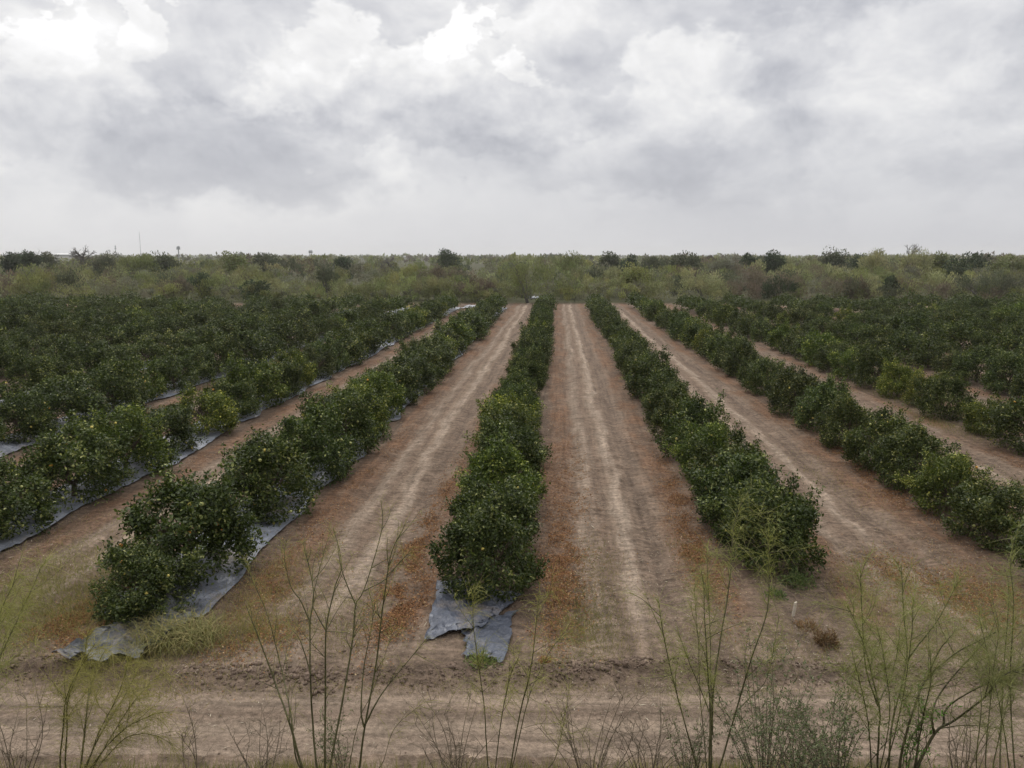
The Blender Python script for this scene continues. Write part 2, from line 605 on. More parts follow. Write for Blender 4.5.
NEAR = [crown_mesh(100 + i, 820, 14, .095) for i in range(9)]
MID = [crown_mesh(200 + i, 480, 9, .135) for i in range(7)]
TRUNKS = [trunk_mesh(300 + i) for i in range(3)]


def blob_mesh(name, mat, n=10, m=7):
    V, Fq = [(0, 0, -1)], []
    th = np.linspace(-math.pi / 2, math.pi / 2, m + 2)[1:-1]
    V = [(math.cos(a) * math.cos(b), math.cos(a) * math.sin(b), math.sin(a)) for a in np.linspace(-1.5, 1.5, m) for b in np.arange(n) * 2 * math.pi / n]
    for i in range(m - 1):
        for j in range(n):
            Fq.append((i * n + j, i * n + (j + 1) % n, (i + 1) * n + (j + 1) % n, (i + 1) * n + j))
    return mesh(name, V, Fq, mat, smooth=True)


FRUIT = blob_mesh('fruit', M_FRUIT)

ORD = ('first second third fourth fifth sixth seventh eighth ninth tenth eleventh twelfth thirteenth fourteenth fifteenth sixteenth seventeenth '
       'eighteenth nineteenth').split()
TENS = {20: ('twentieth', 'twenty'), 30: ('thirtieth', 'thirty'), 40: ('fortieth', 'forty')}


def ordinal(n):
    if n < 20: return ORD[n - 1]
    t = n // 10 * 10
    return TENS[t][0] if n == t else TENS[t][1] + '-' + ORD[n - t - 1]


LIME = (2.0, 1.8, 1.2)
FRESH = (1.45, 1.45, 1.05)
trees = []   # k, x, y, scale, color, word
for k in range(-17, 15):
    x = X0 + ROW * k + (.25 if k == 1 else 0)
    rr = random.Random(900 + k)
    items = []
    if k == -1:
        zs = [(16.6, .66, None, -.28), (18.6, 1.12, None, -.38), (22.9, 1.1, None), (26.4, 1.1, None), (29.9, 1.1, None)]
    elif k == 0:
        zs = [(17.7, .92, None, .18), (20.2, .95, None, .12), (22.9, .95, FRESH), (25.6, 1.02, None), (28.5, 1.0, None), (31.0, .98, LIME), (33.6, 1.02, None)]
    elif k == 1:
        zs = [(19.3, .98, None), (21.7, 1.0, None), (24.3, .98, None), (26.6, .9, FRESH), (29.2, 1.02, None)]
    elif k == 2:
        zs = [(17.6, .85, None), (20.6, .84, None), (23.0, .78, FRESH), (25.6, .95, None), (28.0, .95, None)]
    elif k == 3:
        zs = [(27.8, 1.0, None), (30.4, 1.05, None), (33.2, .72, LIME), (36.4, 1.0, None), (39.2, .78, LIME), (41.8, .88, LIME), (45.0, 1.12, None), (48.0, .9, FRESH)]
    else:
        zs = []
    for q in zs:
        items.append((y_of(x, q[0]), q[1], q[2], q[3] if len(q) > 3 else None))
    yy = items[-1][0] + 3.0 if items else y_of(x, 17.5) + rr.random() * 2
    step = 3.45 if k == -1 else 3.05
    yend = y_of(x, 114.0) + rr.uniform(-2, 1.5)
    while yy < yend:
        u = rr.random()
        scl, colr = min(1.16, max(.72, rr.gauss(.99, .12))), None
        if k < 0: scl *= 1.06
        if u < .03: colr, scl = LIME, scl * rr.uniform(.7, .9)
        elif u < .10: colr = FRESH
        elif u < .15: scl *= .75
        if not (abs(k) >= 2 and rr.random() < .03):
            items.append((yy, scl, colr, None))
        yy += step * rr.uniform(.9, 1.1)
    for (yv, scl, colr, dx) in items:
        trees.append([k, x + (rr.uniform(-.18, .18) if dx is None else dx), yv, scl, colr])

vis, outv = [], []
for tr in trees:
    k, x, y, scl, colr = tr
    px, py, zc = proj((x, y, 1.0 * scl))
    if zc < 5: continue
    rp = 1.25 * scl * F / zc
    if -rp * .8 < px < 1024 + rp * .8:
        vis.append((zc, tr))
    elif -rp * .8 - 10 * F / zc < px < 1024 + rp * .8 + 10 * F / zc:
        outv.append((zc, tr))
vis.sort(key=lambda v: v[0])
INDIV = vis[:300]
REST = [v for v in vis[300:]] + outv
byrow = {}
for zc, tr in INDIV:
    byrow.setdefault(tr[0], []).append(tr)


def side(k):
    if k == 0: return 'middle row'
    return ordinal(abs(k)) + ' row ' + ('left' if k < 0 else 'right') + ' of middle row'


for zc, tr in INDIV:
    k, x, y, scl, colr = tr
    n = byrow[k].index(tr) + 1
    rr = random.Random(int(y * 1000) + k)
    near = zc < 52
    z0 = float(gh(x, y)) - .02
    wide = rr.uniform(.95, 1.12) * scl * ({0: .86, 1: .92, 2: .92}.get(k, .92) if k >= 0 else (1.05 if k == -1 else 1.03))
    root = empty('citrus_tree', (x, y, z0), rr.uniform(0, 6.28), (wide, wide, scl * rr.uniform(.93, 1.05)))
    if colr == LIME: look = 'small lime-green' if scl < .85 else 'lime-green'
    elif colr == FRESH: look = 'lighter green'
    elif scl < .8: look = 'small dark green'
    elif scl > 1.1: look = 'large dark green'
    else: look = 'dark green'
    lab = f'{look} citrus tree, {ordinal(n)} from the front in {side(k)}'
    if (k, n) == (0, 1): lab = 'dark green citrus tree at the front of the middle row, above the grey plastic sheet'
    if (k, n) == (-1, 1): lab = 'small citrus tree at the front of the first row left of middle, above crumpled plastic'
    if (k, n) == (1, 1): lab = 'dark green citrus tree at the front of the first row right of middle row'
    tag(root, lab, 'citrus tree', 'citrus trees planted in rows')
    me, outer = rr.choice(NEAR if near else MID)
    v = rr.uniform(.85, 1.15)
    base = colr or (1, 1, 1)
    col = tuple(b * v * rr.uniform(.95, 1.05) for b in base)
    obj('trunk', rr.choice(TRUNKS), root)
    obj('crown', me, root, color=col)
    if zc < 42 and colr != LIME:
        for q in range(rr.randint(12, 30) if k < 0 else rr.randint(8, 20)):
            p = outer[rr.randrange(len(outer))]
            u = rr.random()
            fc = (.62, .30, .045) if u < .10 else ((.62, .50, .12) if u < .45 else (.46, .47, .17))
            if (k, n) == (-1, 2) and u < .3: fc = (.65, .27, .04)
            obj('fruit', FRUIT, root, loc=p, scale=.041 * rr.uniform(.85, 1.2), color=fc)

# the far rest of the orchard, one mass
def low_crown(r, c, s, n, L0, colr):
    d = unit(r.normal(size=(n, 3)))
    d[:, 2] = np.abs(d[:, 2]) * 1.2 - .3
    bump = 1 + .22 * np.sin(d[:, 0] * 5 + c[1]) * np.cos(d[:, 1] * 4 + c[0])
    P = np.array([0, 0, .95]) + unit(d) * np.array([1.2, 1.2, 1.1]) * (bump * r.uniform(.6, 1.05, n))[:, None]
    P[:, 2] = np.maximum(P[:, 2], .1)
    P = P * s + c
    A = unit(d * .4 + r.normal(size=(n, 3)))
    N = unit(d + np.array([0, 0, .5]) + r.normal(size=(n, 3)) * .4)
    L = L0 * r.uniform(.7, 1.3, n)
    V, f = leaf_arrays(P, A, N, L, L * .55)
    t = np.clip(r.normal(.42, .16, n) + (.18 if colr else 0), 0, 1)
    return V, f, np.repeat(t, 2)


Vs, Fs, Ts, off = [], [], [], 0
r = np.random.default_rng(77)
for zc, (k, x, y, scl, colr) in REST:
    n, L0 = (5200, .095) if zc < 34 else ((1500, .17) if zc < 60 else (520, .26))
    V, f, t = low_crown(r, np.array([x, y, 0]), scl, n, L0, colr)
    Vs.append(V); Fs.append(f + off); Ts.append(t); off += len(V)
tag(obj('citrus_orchard', mesh('citrus_orchard', np.concatenate(Vs), np.concatenate(Fs), M_CITRUS, np.concatenate(Ts))),
    'far dark green citrus rows merging together in front of the brush', 'orchard', kind='stuff')
print('TREES', len(vis), len(INDIV), len(REST))

# ------------------------------------------------------------------ plastic ground covers
def sheet(name, x0f, x1f, ys, seed, amp=.05, nx=15, edge=.12):
    u = np.linspace(0, 1, nx)
    Y = np.repeat(np.asarray(ys)[:, None], nx, 1)
    a, b = x0f(np.asarray(ys)), x1f(np.asarray(ys))
    X = a[:, None] * (1 - u) + b[:, None] * u
    Y = Y + edge * fbm(X * 1.2 + seed, Y * .7, 3)
    Z = gh(X, Y) + .035 + amp * (fbm(X * 2.2 + seed, Y * 1.4, 3) + .5) * .8
    rid = np.abs(fbm(X * 1.1 - seed, Y * 2.6 + X * 1.5, 2))
    Z = Z + amp * np.clip(.25 - rid, 0, 1) * 2.2
    V = np.stack([X, Y, Z], -1).reshape(-1, 3)
    n0, n1 = X.shape
    i = (np.arange(n0 - 1)[:, None] * n1 + np.arange(n1 - 1)[None, :]).ravel()
    return mesh(name, V, np.stack([i, i + 1, i + n1 + 1, i + n1], 1), M_PLASTIC, smooth=True)


MUL = 'plastic mulch strips under the left citrus rows'
for k, lab in ((-1, 'grey-white plastic strip under the first citrus row left of the middle row'),
               (-2, 'grey-white plastic strip under the second citrus row left of the middle row'),
               (-3, 'pale plastic strip under the third citrus row left of the middle row'),
               (-4, 'pale plastic strip under the fourth citrus row left of the middle row')):
    xc = X0 + ROW * k
    fx0 = lambda y, xc=xc, k=k: xc - 1.25 + .3 * vnoise(y * .5, y * 0 + k)
    fx1 = lambda y, xc=xc, k=k: xc + (.92 if k < -1 else .88) + .75 * vnoise(y * .6, y * 0 + k + 9.5)
    y0 = y_of(xc, 16.3) if k == -1 else y_of(xc, 18.0)
    ys = np.concatenate([np.arange(y0, 40, .16), np.arange(40, y_of(xc, 114), .5)])
    tag(obj('plastic_strip', sheet('plastic_strip', fx0, fx1, ys, 3.3 * k), color=(1.0, 1.01, 1.05)), lab, 'plastic sheet', MUL)


def ragged(name, corners, n, seed, amp, color, label):
    """crumpled sheet over a quad given by four ground points (front-left, front-right, back-right, back-left)"""
    c = [np.array(p[:2]) for p in corners]
    u, v = np.meshgrid(np.linspace(0, 1, n), np.linspace(0, 1, n))
    P = (c[0][None, None] * ((1 - u) * (1 - v))[..., None] + c[1] * (u * (1 - v))[..., None] + c[2] * (u * v)[..., None] + c[3] * ((1 - u) * v)[..., None])
    X, Y = P[..., 0], P[..., 1]
    ed = np.minimum(np.minimum(u, 1 - u), np.minimum(v, 1 - v))
    X = X + .16 * fbm(u * 5 + seed, v * 5, 3) * (ed < .12)
    Y = Y + .22 * fbm(u * 5 + seed + 5, v * 5, 3) * (ed < .12)
    fold = np.clip(.22 - np.abs(fbm(u * 2.2 + seed, v * 3.4 + u, 2)), 0, 1)
    Z = gh(X, Y) + .03 + amp * (fold * 3.2 + .8 * (fbm(u * 4 + seed, v * 5, 3) + .5)) + amp * 1.2 * np.exp(-ed * 30) * (fbm(u * 6, v * 6 + seed, 2) + .35)
    V = np.stack([X, Y, Z], -1).reshape(-1, 3)
    i = (np.arange(n - 1)[:, None] * n + np.arange(n - 1)[None, :]).ravel()
    return tag(obj(name, mesh(name, V, np.stack([i, i + 1, i + n + 1, i + n], 1), M_PLASTIC, smooth=True), color=color), label, 'plastic sheet')


ragged('plastic_sheet', [gpx(427, 641), gpx(484, 634), gpx(522, 598), gpx(438, 586)], 64, 1.7, .075, (.44, .47, .55), 'blue-grey crumpled plastic sheet at the front of the middle citrus row')
ragged('plastic_sheet', [gpx(464, 659), gpx(501, 663), gpx(518, 612), gpx(466, 628)], 48, 6.1, .05, (.38, .41, .48), 'narrow torn tail of blue-grey plastic nearest the dirt track')
ragged('plastic_sheet', [gpx(50, 674), gpx(140, 668), gpx(205, 612), gpx(128, 618)], 60, 9.3, .17, (.55, .54, .52), 'crumpled grey plastic sheet end at the front left, bunched to a point')
ragged('plastic_sheet', [gpx(528, 299), gpx(551, 299), gpx(551, 297.2), gpx(529, 297.2)], 10, 2.3, .10, (1.7, 1.7, 1.7), 'white plastic scrap at the far end of the alley left of middle row')
ragged('plastic_sheet', [gpx(462, 309), gpx(474, 308), gpx(478, 305.5), gpx(467, 306)], 10, 4.3, .10, (1.7, 1.7, 1.7), 'white plastic scrap at far end between first and second left rows')

# ------------------------------------------------------------------ stuff on the soil
def scatter_mask(n, y0, y1, x0, x1, fn, r):
    X = r.uniform(x0, x1, n)
    Y = r.uniform(y0, y1, n)
    p = fn(X, Y)
    keep = r.random(n) < p
    return X[keep], Y[keep]


r = np.random.default_rng(41)


def rust_p(X, Y):
    t = np.mod((X - X0) / ROW, 1)
    a = np.exp(-((t - .27) / .06) ** 2) + np.exp(-((t - .79) / .055) ** 2) * 1.2 + .05
    n = sstep(-.08, .22, fbm(X * .55 + 3, Y * .22 + 1, 4))
    s = s_of(X, Y)
    return np.clip(a * n, 0, 1) * sstep(13.8, 15.2, s) * np.clip((18 / s) ** 1.3, 0, 1)


X, Y = scatter_mask(320000, 13, 48, -22, 20, rust_p, r)
n = len(X)
P = np.stack([X, Y, gh(X, Y) + .012 + r.random(n) * .02], 1)
A = r.normal(size=(n, 3)) * np.array([1, 1, .3])
N = np.array([0, 0, 1.0]) + r.normal(size=(n, 3)) * .35
L = r.uniform(.03, .085, n)
# denser drifts close to the rows
xs, ys = [X], [Y]
for (px, py, rx, ry, m) in [(402, 600, .22, .9, 5200), (408, 565, .2, 1.0, 4000), (425, 525, .2, 1.4, 3200), (455, 478, .2, 2.0, 2200), (562, 545, .3, 1.5, 3800), (560, 600, .28, 1.0, 3600), (575, 480, .3, 2.5, 2600),
                            (688, 520, .22, 1.5, 4200), (696, 558, .22, 1.0, 3600), (672, 480, .2, 2.0, 1800), (80, 628, .5, .35, 4200), (110, 605, .4, .5, 2200), (270, 590, .3, 1.2, 2600), (258, 640, .4, .4, 1800),
                            (800, 420, .25, 2.5, 2400), (850, 460, .25, 2.2, 2400), (890, 495, .25, 1.8, 2200), (955, 590, .7, .7, 3000), (900, 570, .5, .6, 1600), (1000, 610, .5, .6, 1600), (500, 395, .25, 4, 1500), (365, 480, .25, 2.5, 1600)]:
    c0 = gpx(px, py)
    m = int(m * 1.7)
    a0, b0 = r.normal(size=m) * rx * 1.15, r.normal(size=m) * ry * 1.25
    kk = r.random(m) < sstep(-.5, .4, fbm((c0[0] + a0) * 2.2, (c0[1] + b0) * 1.1, 3))
    xs.append((c0[0] + a0)[kk]); ys.append((c0[1] + b0)[kk])
X, Y = np.concatenate(xs), np.concatenate(ys)
n = len(X)
P = np.stack([X, Y, gh(X, Y) + .012 + r.random(n) * .03], 1)
A = r.normal(size=(n, 3)) * np.array([1, 1, .3])
N = np.array([0, 0, 1.0]) + r.normal(size=(n, 3)) * .4
L = r.uniform(.02, .058, n)
V, f = leaf_arrays(P, A, N, L, L * .5, .3)
tag(obj('leaf_litter', mesh('leaf_litter', V, f, M_LITTER, np.repeat(np.clip(r.normal(.5, .24, n), 0, 1), 2))), 'rust-orange dead leaves and weeds strewn along the citrus rows', kind='stuff')

# pale straw, bark and stem bits over all the bare soil
n = 90000
s_ = 10.4 + r.gamma(1.7, 6.0, n)
c_ = r.uniform(-1, 1, n) * (8 + s_ * .72)
X, Y = -sa * s_ + ca * c_, ca * s_ + sa * c_
k_ = r.random(n) < sstep(-.3, .35, fbm(X * .5 + 9, Y * .5, 4))
X, Y = X[k_], Y[k_]
n = len(X)
P = np.stack([X, Y, gh(X, Y) + .012], 1)
A = r.normal(size=(n, 3)) * np.array([1, 1, .22])
V, f = card_arrays(P, A, np.array([0, 0, 1.0]) + r.normal(size=(n, 3)) * .3, r.gamma(2.0, .024, n) + .015, r.uniform(.004, .016, n))
tag(obj('straw_litter', mesh('straw_litter', V, f, M_STRAW, np.clip(r.normal(.5, .3, n), 0, 1))), 'pale straw and stem bits strewn over the bare soil', kind='stuff')

# soil clods along the berm and over the headland
base = blob_mesh('clod', M_CLOD, 6, 5)
bv = np.array([v.co[:] for v in base.vertices])
bf = np.array([list(p.vertices) for p in base.polygons])
cX = r.uniform(-14, 14, 9000)
sS = np.where(r.random(9000) < .55, berm_line(cX) + r.normal(0, .2, 9000), 10.4 + r.gamma(1.6, 2.2, 9000))
X, Y = -sa * sS + ca * cX, ca * sS + sa * cX
sz = np.minimum(r.gamma(1.3, .006, 9000) + .004, .05)
sz = np.where(np.abs(sS - berm_line(cX)) < .5, sz * (.9 + 1.4 * np.clip(vnoise(cX * .8, cX * 0 + 4.4) + .3, 0, 1)), sz * .7)
jit = 1 + .35 * r.normal(size=(9000, len(bv), 1))
V = bv[None] * sz[:, None, None] * jit * np.array([1, 1, .75]) + np.stack([X, Y, gh(X, Y) + sz * .3], 1)[:, None, :]
f = bf[None] + (np.arange(9000) * len(bv))[:, None, None]
tag(obj('soil_clods', mesh('soil_clods', V.reshape(-1, 3), f.reshape(-1, 4), M_CLOD)), 'loose soil clods along the edge of the dirt track', kind='stuff')


def blades(X, Y, hmin, hmax, r, width=.006, lean=.5):
    n = len(X)
    P = np.stack([X, Y, gh(X, Y) - .01], 1)
    A = np.array([0, 0, 1.0]) + r.normal(size=(n, 3)) * lean
    N = r.normal(size=(n, 3))
    L = r.uniform(hmin, hmax, n)
    return card_arrays(P, A, N, L, np.full(n, width) * r.uniform(.7, 1.4, n))


def gspot(px, py, rx, ry, n, r):
    """scatter about a ground spot, spread in metres across and along"""
    c = gpx(px, py)
    a = r.normal(size=n) * rx
    b = r.normal(size=n) * ry
    return c[0] + ca * a - sa * b, c[1] + sa * a + ca * b


Vs, Fs, Ts, off = [], [], [], 0


def addb(V, f, t):
    global off
    Vs.append(V); Fs.append(f + off); Ts.append(t); off += len(V)


for (px, py, rx, ry, n, h0, h1, tm) in [
    (25, 610, 1.0, 1.6, 11000, .08, .38, .5), (95, 615, .5, .6, 3800, .05, .2, .9), (265, 600, .6, 1.6, 5200, .06, .24, .7),
    (250, 630, .8, .4, 2600, .06, .22, .7), (150, 655, .5, .2, 900, .1, .4, .6), (110, 672, .6, .12, 900, .1, .3, .6), (130, 690, .9, .25, 1500, .06, .2, .65), (585, 625, .45, 1.0, 4200, .05, .18, .5), (600, 570, .35, 1.2, 1800, .04, .15, .65),
    (345, 630, .5, 1.2, 2400, .04, .14, .6), (950, 600, 1.3, 1.3, 5000, .06, .24, .75), (870, 600, .8, 1.0, 2200, .05, .2, .8), (690, 560, .25, 1.0, 900, .05, .16, .5),
    (900, 650, 1.5, .6, 3000, .05, .2, .6), (720, 640, 1.6, .5, 1400, .03, .12, .7), (530, 690, 4, .12, 2200, .03, .13, .6), (60, 560, 1.2, 2.0, 2600, .05, .2, .6),
    (830, 480, .5, 3, 1500, .05, .15, .7), (985, 480, .6, 2, 1800, .06, .22, .55), (940, 425, .4, 2, 1800, .08, .3, .45), (895, 400, .4, 2, 1500, .08, .3, .45)]:
    X, Y = gspot(px, py, rx, ry, n, r)
    V, f = blades(X, Y, h0, h1, r, .007, .75)
    addb(V, f, np.clip(r.normal(tm, .22, n), 0, 1))
# grass on the bank below the camera
n = 26000
c_ = r.uniform(-9, 9, n)
s_ = r.uniform(7.2, 10.35, n)
X, Y = -sa * s_ + ca * c_, ca * s_ + sa * c_
keep = r.random(n) < sstep(-.35, .25, fbm(X * .8, Y * .8, 3))
X, Y = X[keep], Y[keep]
V, f = blades(X, Y, .12, .42, r, .008, .45)
addb(V, f, np.clip(r.normal(.5, .22, len(X)), 0, 1))
tag(obj('grass', mesh('grass', np.concatenate(Vs), np.concatenate(Fs), M_GRASS, np.concatenate(Ts))), 'sparse dry grass and weeds on the soil and bank', kind='stuff')

# ------------------------------------------------------------------ small things near the front
def leafy(name, n, Rr, Hh, L0, mat, seed, wr=.35, tm=.5):
    r = np.random.default_rng(seed)
    d = unit(r.normal(size=(n, 3)))
    d[:, 2] = np.abs(d[:, 2])
    P = d * np.array([Rr, Rr, Hh]) * r.uniform(.2, 1, (n, 1)) ** .6 * (1 + .25 * np.sin(d[:, :1] * 7 + seed))
    A = unit(d + np.array([0, 0, .4]) + r.normal(size=(n, 3)) * .6)
    V, f = leaf_arrays(P, A, r.normal(size=(n, 3)) + d, L0 * r.uniform(.6, 1.4, n), L0 * wr * r.uniform(.6, 1.4, n))
    return mesh(name, V, f, mat, np.repeat(np.clip(r.normal(tm, .2, n), 0, 1), 2))


def weed(px, py, me, label, color=(1, 1, 1), cat='weed', name='weed', stems=7, Rr=.2, Hh=.2, seed=0):
    g = gpx(px, py)
    g[2] = float(gh(g[0], g[1]))
    root = empty(name, g)
    tag(root, label, cat)
    r = np.random.default_rng(seed + 5)
    tb = Tubes()
    for j in range(stems):
        a = r.uniform(0, 6.28)
        e = np.array([math.cos(a) * Rr * .7, math.sin(a) * Rr * .7, Hh * r.uniform(.5, .95)])
        tb.add(catmull([(0, 0, -.03), e * .5 + np.array([0, 0, .03]), e], 3), .005, .002, 5)
    obj('stem', tb.mesh('weed_stem', M_TWIG), root)
    obj('foliage', me, root, color=color)
    return root


weed(482, 666, leafy('weed', 420, .30, .22, .06, M_WEED, 1, tm=.7), 'low green weed below the blue-grey plastic sheet', Rr=.3)
weed(796, 588, leafy('weed', 700, .34, .30, .07, M_WEED, 2, tm=.6), 'leafy green weed at the foot of the front right citrus tree', seed=2)
weed(775, 600, leafy('weed', 360, .24, .16, .06, M_WEED, 3, tm=.6), 'low grassy green weed left of the leafy weed under the citrus', seed=3)
weed(545, 670, leafy('weed', 260, .15, .1, .05, M_LITTER, 4, tm=.7), 'small orange dead weed right of the blue-grey plastic', seed=4)
weed(826, 645, leafy('weed', 900, .26, .24, .07, M_LITTER, 5, .22, .45), 'brown dried weed heap right of the pale stake', cat='dead weed', name='dead_weed', seed=5, color=(.75, .95, 1.1))
weed(808, 630, leafy('weed', 380, .24, .12, .06, M_LITTER, 6, .22, .75), 'low rusty dead weed tuft just behind the brown heap', cat='dead weed', name='dead_weed', seed=6, color=(.8, .9, 1))
weed(135, 622, leafy('weed', 520, .42, .30, .08, M_WEED, 7, .4, .35), 'low dark leafy weed beside the front left citrus tree', seed=7)

# tall grass hanging over the crumpled left sheet
g = gpx(178, 642); g[2] = float(gh(g[0], g[1]))
rt = empty('tall_grass_clump', g)
tag(rt, 'yellow-green tall grass clump arching over the crumpled left plastic', 'grass clump')
r = np.random.default_rng(8)
Vg, Fg, o_ = [], [], 0
for j in range(700):
    a = r.uniform(0, 6.28)
    b0 = np.array([r.normal() * .45, r.normal() * .3, 0])
    L = r.uniform(.45, 1.15)
    dr = np.array([math.cos(a), math.sin(a), 0])
    q = np.linspace(0, 1, 6)[:, None]
    C = b0 + dr * (q ** 1.4) * L * .75 + np.array([0, 0, 1]) * (q * L * .9 - q ** 2.6 * L * .65)
    sd = np.cross(dr, [0, 0, 1]) * .0065
    wv = (1 - q ** 2 * .9)
    Vg.append(np.stack([C - sd * wv, C + sd * wv], 1).reshape(-1, 3))
    ii = np.arange(5)[:, None] * 2
    Fg.append(ii + np.array([[0, 1, 3, 2]]) + o_); o_ += 12
obj('blades', mesh('grass_blades', np.concatenate(Vg), np.concatenate(Fg), M_GRASS, np.repeat(np.clip(r.normal(.45,   .2, 700), 0, 1), 5)), rt)

# stake
g = gpx(793, 618); g[2] = float(gh(g[0], g[1]))
me = bpy.data.meshes.new('stake')
import bmesh
bm = bmesh.new()
bmesh.ops.create_cube(bm, size=1)
for v in bm.verts:
    v.co = Vector((v.co.x * .065, v.co.y * .04, (v.co.z + .5) * .36 - .06))
    if v.co.z > .1: v.co.x *= .9; v.co.y *= .9
    if v.co.z > .1 and v.co.x > 0: v.co.z += .02
bmesh.ops.bevel(bm, geom=list(bm.edges), offset=.004, segments=2, affect='EDGES')
bm.to_mesh(me); bm.free()
me.materials.append(M_STAKE)
o = obj('stake', me, loc=g, rz=.4)
o.rotation_euler = (.05, .10, .4)
tag(o, 'short pale wooden stake in the soil by the front right citrus', 'stake')

# ------------------------------------------------------------------ retama saplings on the bank
def rachis(P0, D, L, r, nl=11, w=.0013, leaflet=.0065):
    """drooping ribbons with tiny leaflets; P0, D (n,3)"""
    n = len(P0)
    D = unit(D)
    q = np.linspace(0, 1, 5)
    C = P0[:, None] + D[:, None] * (q[None, :, None] * L[:, None, None]) - np.array([0, 0, 1.0]) * ((q ** 2)[None, :, None] * L[:, None, None] * r.uniform(.1, .6, (n, 1, 1)))
    S = unit(np.cross(D, r.normal(size=(n, 3))))
    wv = w * (1 - .6 * q)[None, :, None]
    V = np.stack([C - S[:, None] * wv, C + S[:, None] * wv], 2).reshape(-1, 3)
    b = (np.arange(n) * 10)[:, None, None] + (np.arange(4) * 2)[None, :, None]
    f = (b + np.array([0, 1, 3, 2])[None, None]).reshape(-1, 4)
    t = np.repeat(np.clip(r.normal(.5, .22, n), 0, 1), 4)
    u = r.uniform(.12, 1, (n, nl))
    idx = np.minimum((u * 4).astype(int), 3)
    fr = u * 4 - idx
    rows = np.arange(n)[:, None]
    Q = C[rows, idx] * (1 - fr)[..., None] + C[rows, idx + 1] * fr[..., None]
    sg = np.where(r.random((n, nl)) < .5, -1, 1)[..., None]
    A = S[:, None] * sg + D[:, None] * .5 + r.normal(size=(n, nl, 3)) * .25
    V2, f2 = card_arrays(Q.reshape(-1, 3), A.reshape(-1, 3), r.normal(size=(n * nl, 3)), leaflet * r.uniform(.6, 1.3, n * nl), leaflet * .38 * np.ones(n * nl))
    t2 = np.clip(r.normal(.5, .25, n * nl), 0, 1)
    return np.vstack([V, V2]), np.vstack([f, f2 + len(V)]), np.concatenate([t, t2])


def sapling(label, D, basepx, stems, seed, dens=1.0, foliage=(1, 1, 1), stemcol=(1, 1, 1), rad=.010, lmin=.10, lmax=.30, top=.45, side_tw=5):
    r = np.random.default_rng(seed)
    s = (D - 4.6 * sp) / cp
    bx = (basepx - CX) / F * D
    base = np.array([-sa * s + ca * bx, ca * s + sa * bx, 0])
    base[2] = float(gh(base[0], base[1]))
    root = empty('retama_sapling', base)
    tag(root, label, 'sapling', 'thin green saplings on the near bank')
    FV, FF, FT, fo = [], [], [], 0
    for (rr_, pl) in stems:
        dz = r.uniform(-.35, .35)
        lean = r.uniform(-.5, .5)
        pts = []
        ytop = min(p[1] for p in pl)
        ybot = max(p[1] for p in pl)
        for (px, py) in pl:
            pts.append(pt(px, py, D + dz * (py < 700) + lean * (768 - py) / 230))
        pts = np.array(pts)
        if ybot >= 760:
            p0 = pts[0]
            foot = base + np.array([r.normal() * .05, r.normal() * .05, -.05])
            mid = p0 * .5 + foot * .5 + np.array([0, 0, .05])
            pts = np.vstack([foot[None], mid[None], pts])
        C = catmull(pts, 5)
        C[1:-1] += np.cumsum(r.normal(size=(len(C) - 2, 3)) * .0016, 0)
        tb = Tubes()
        r0 = rad * rr_
        tb.add(C, r0, r0 * .22, 6)
        Lc = np.concatenate([[0], np.cumsum(np.linalg.norm(np.diff(C, axis=0), axis=1))])
        T = unit(np.gradient(C, axis=0))
        nrac = int(120 * dens * max(.35, Lc[-1] / 1.8))
        src_P, src_D = [], []
        for j in range(int(side_tw * Lc[-1] / 1.5) + 1):      # thin side twigs
            q = r.uniform(.35, .97) * Lc[-1]
            i0 = min(np.searchsorted(Lc, q), len(C) - 1)
            dr = unit(T[i0] * .9 + r.normal(size=3) * .55)
            ln = r.uniform(.15, .45)
            e = C[i0] + dr * ln
            tw = catmull([C[i0], C[i0] + dr * ln * .5 + r.normal(size=3) * .015, e], 4)
            tb.add(tw, r0 * .30, r0 * .10, 4)
            m = int(16 * dens) + 1
            kk = r.integers(2, len(tw), m)
            src_P.append(tw[kk]); src_D.append(dr[None] * .7 + r.normal(size=(m, 3)) * .7)
        qs = (1 - top + top * r.random(nrac) ** .7) * Lc[-1]
        ii = np.clip(np.searchsorted(Lc, qs), 1, len(C) - 1)
        fr = ((qs - Lc[ii - 1]) / np.maximum(Lc[ii] - Lc[ii - 1], 1e-6))[:, None]
        src_P.append(C[ii - 1] * (1 - fr) + C[ii] * fr)
        src_D.append(T[ii] * .8 + r.normal(size=(nrac, 3)) * .6)
        obj('stem', tb.mesh('retama_stem', M_STEM), root, loc=-base, color=stemcol)
        P0, D0 = np.vstack(src_P), np.vstack(src_D)
        V, f, t = rachis(P0, D0, r.uniform(lmin, lmax, len(P0)), r)
        FV.append(V); FF.append(f + fo); FT.append(t); fo += len(V)
    obj('foliage', mesh('retama_foliage', np.vstack(FV), np.vstack(FF), M_RETAMA, np.concatenate(FT)), root, loc=-base, color=foliage)
    return root


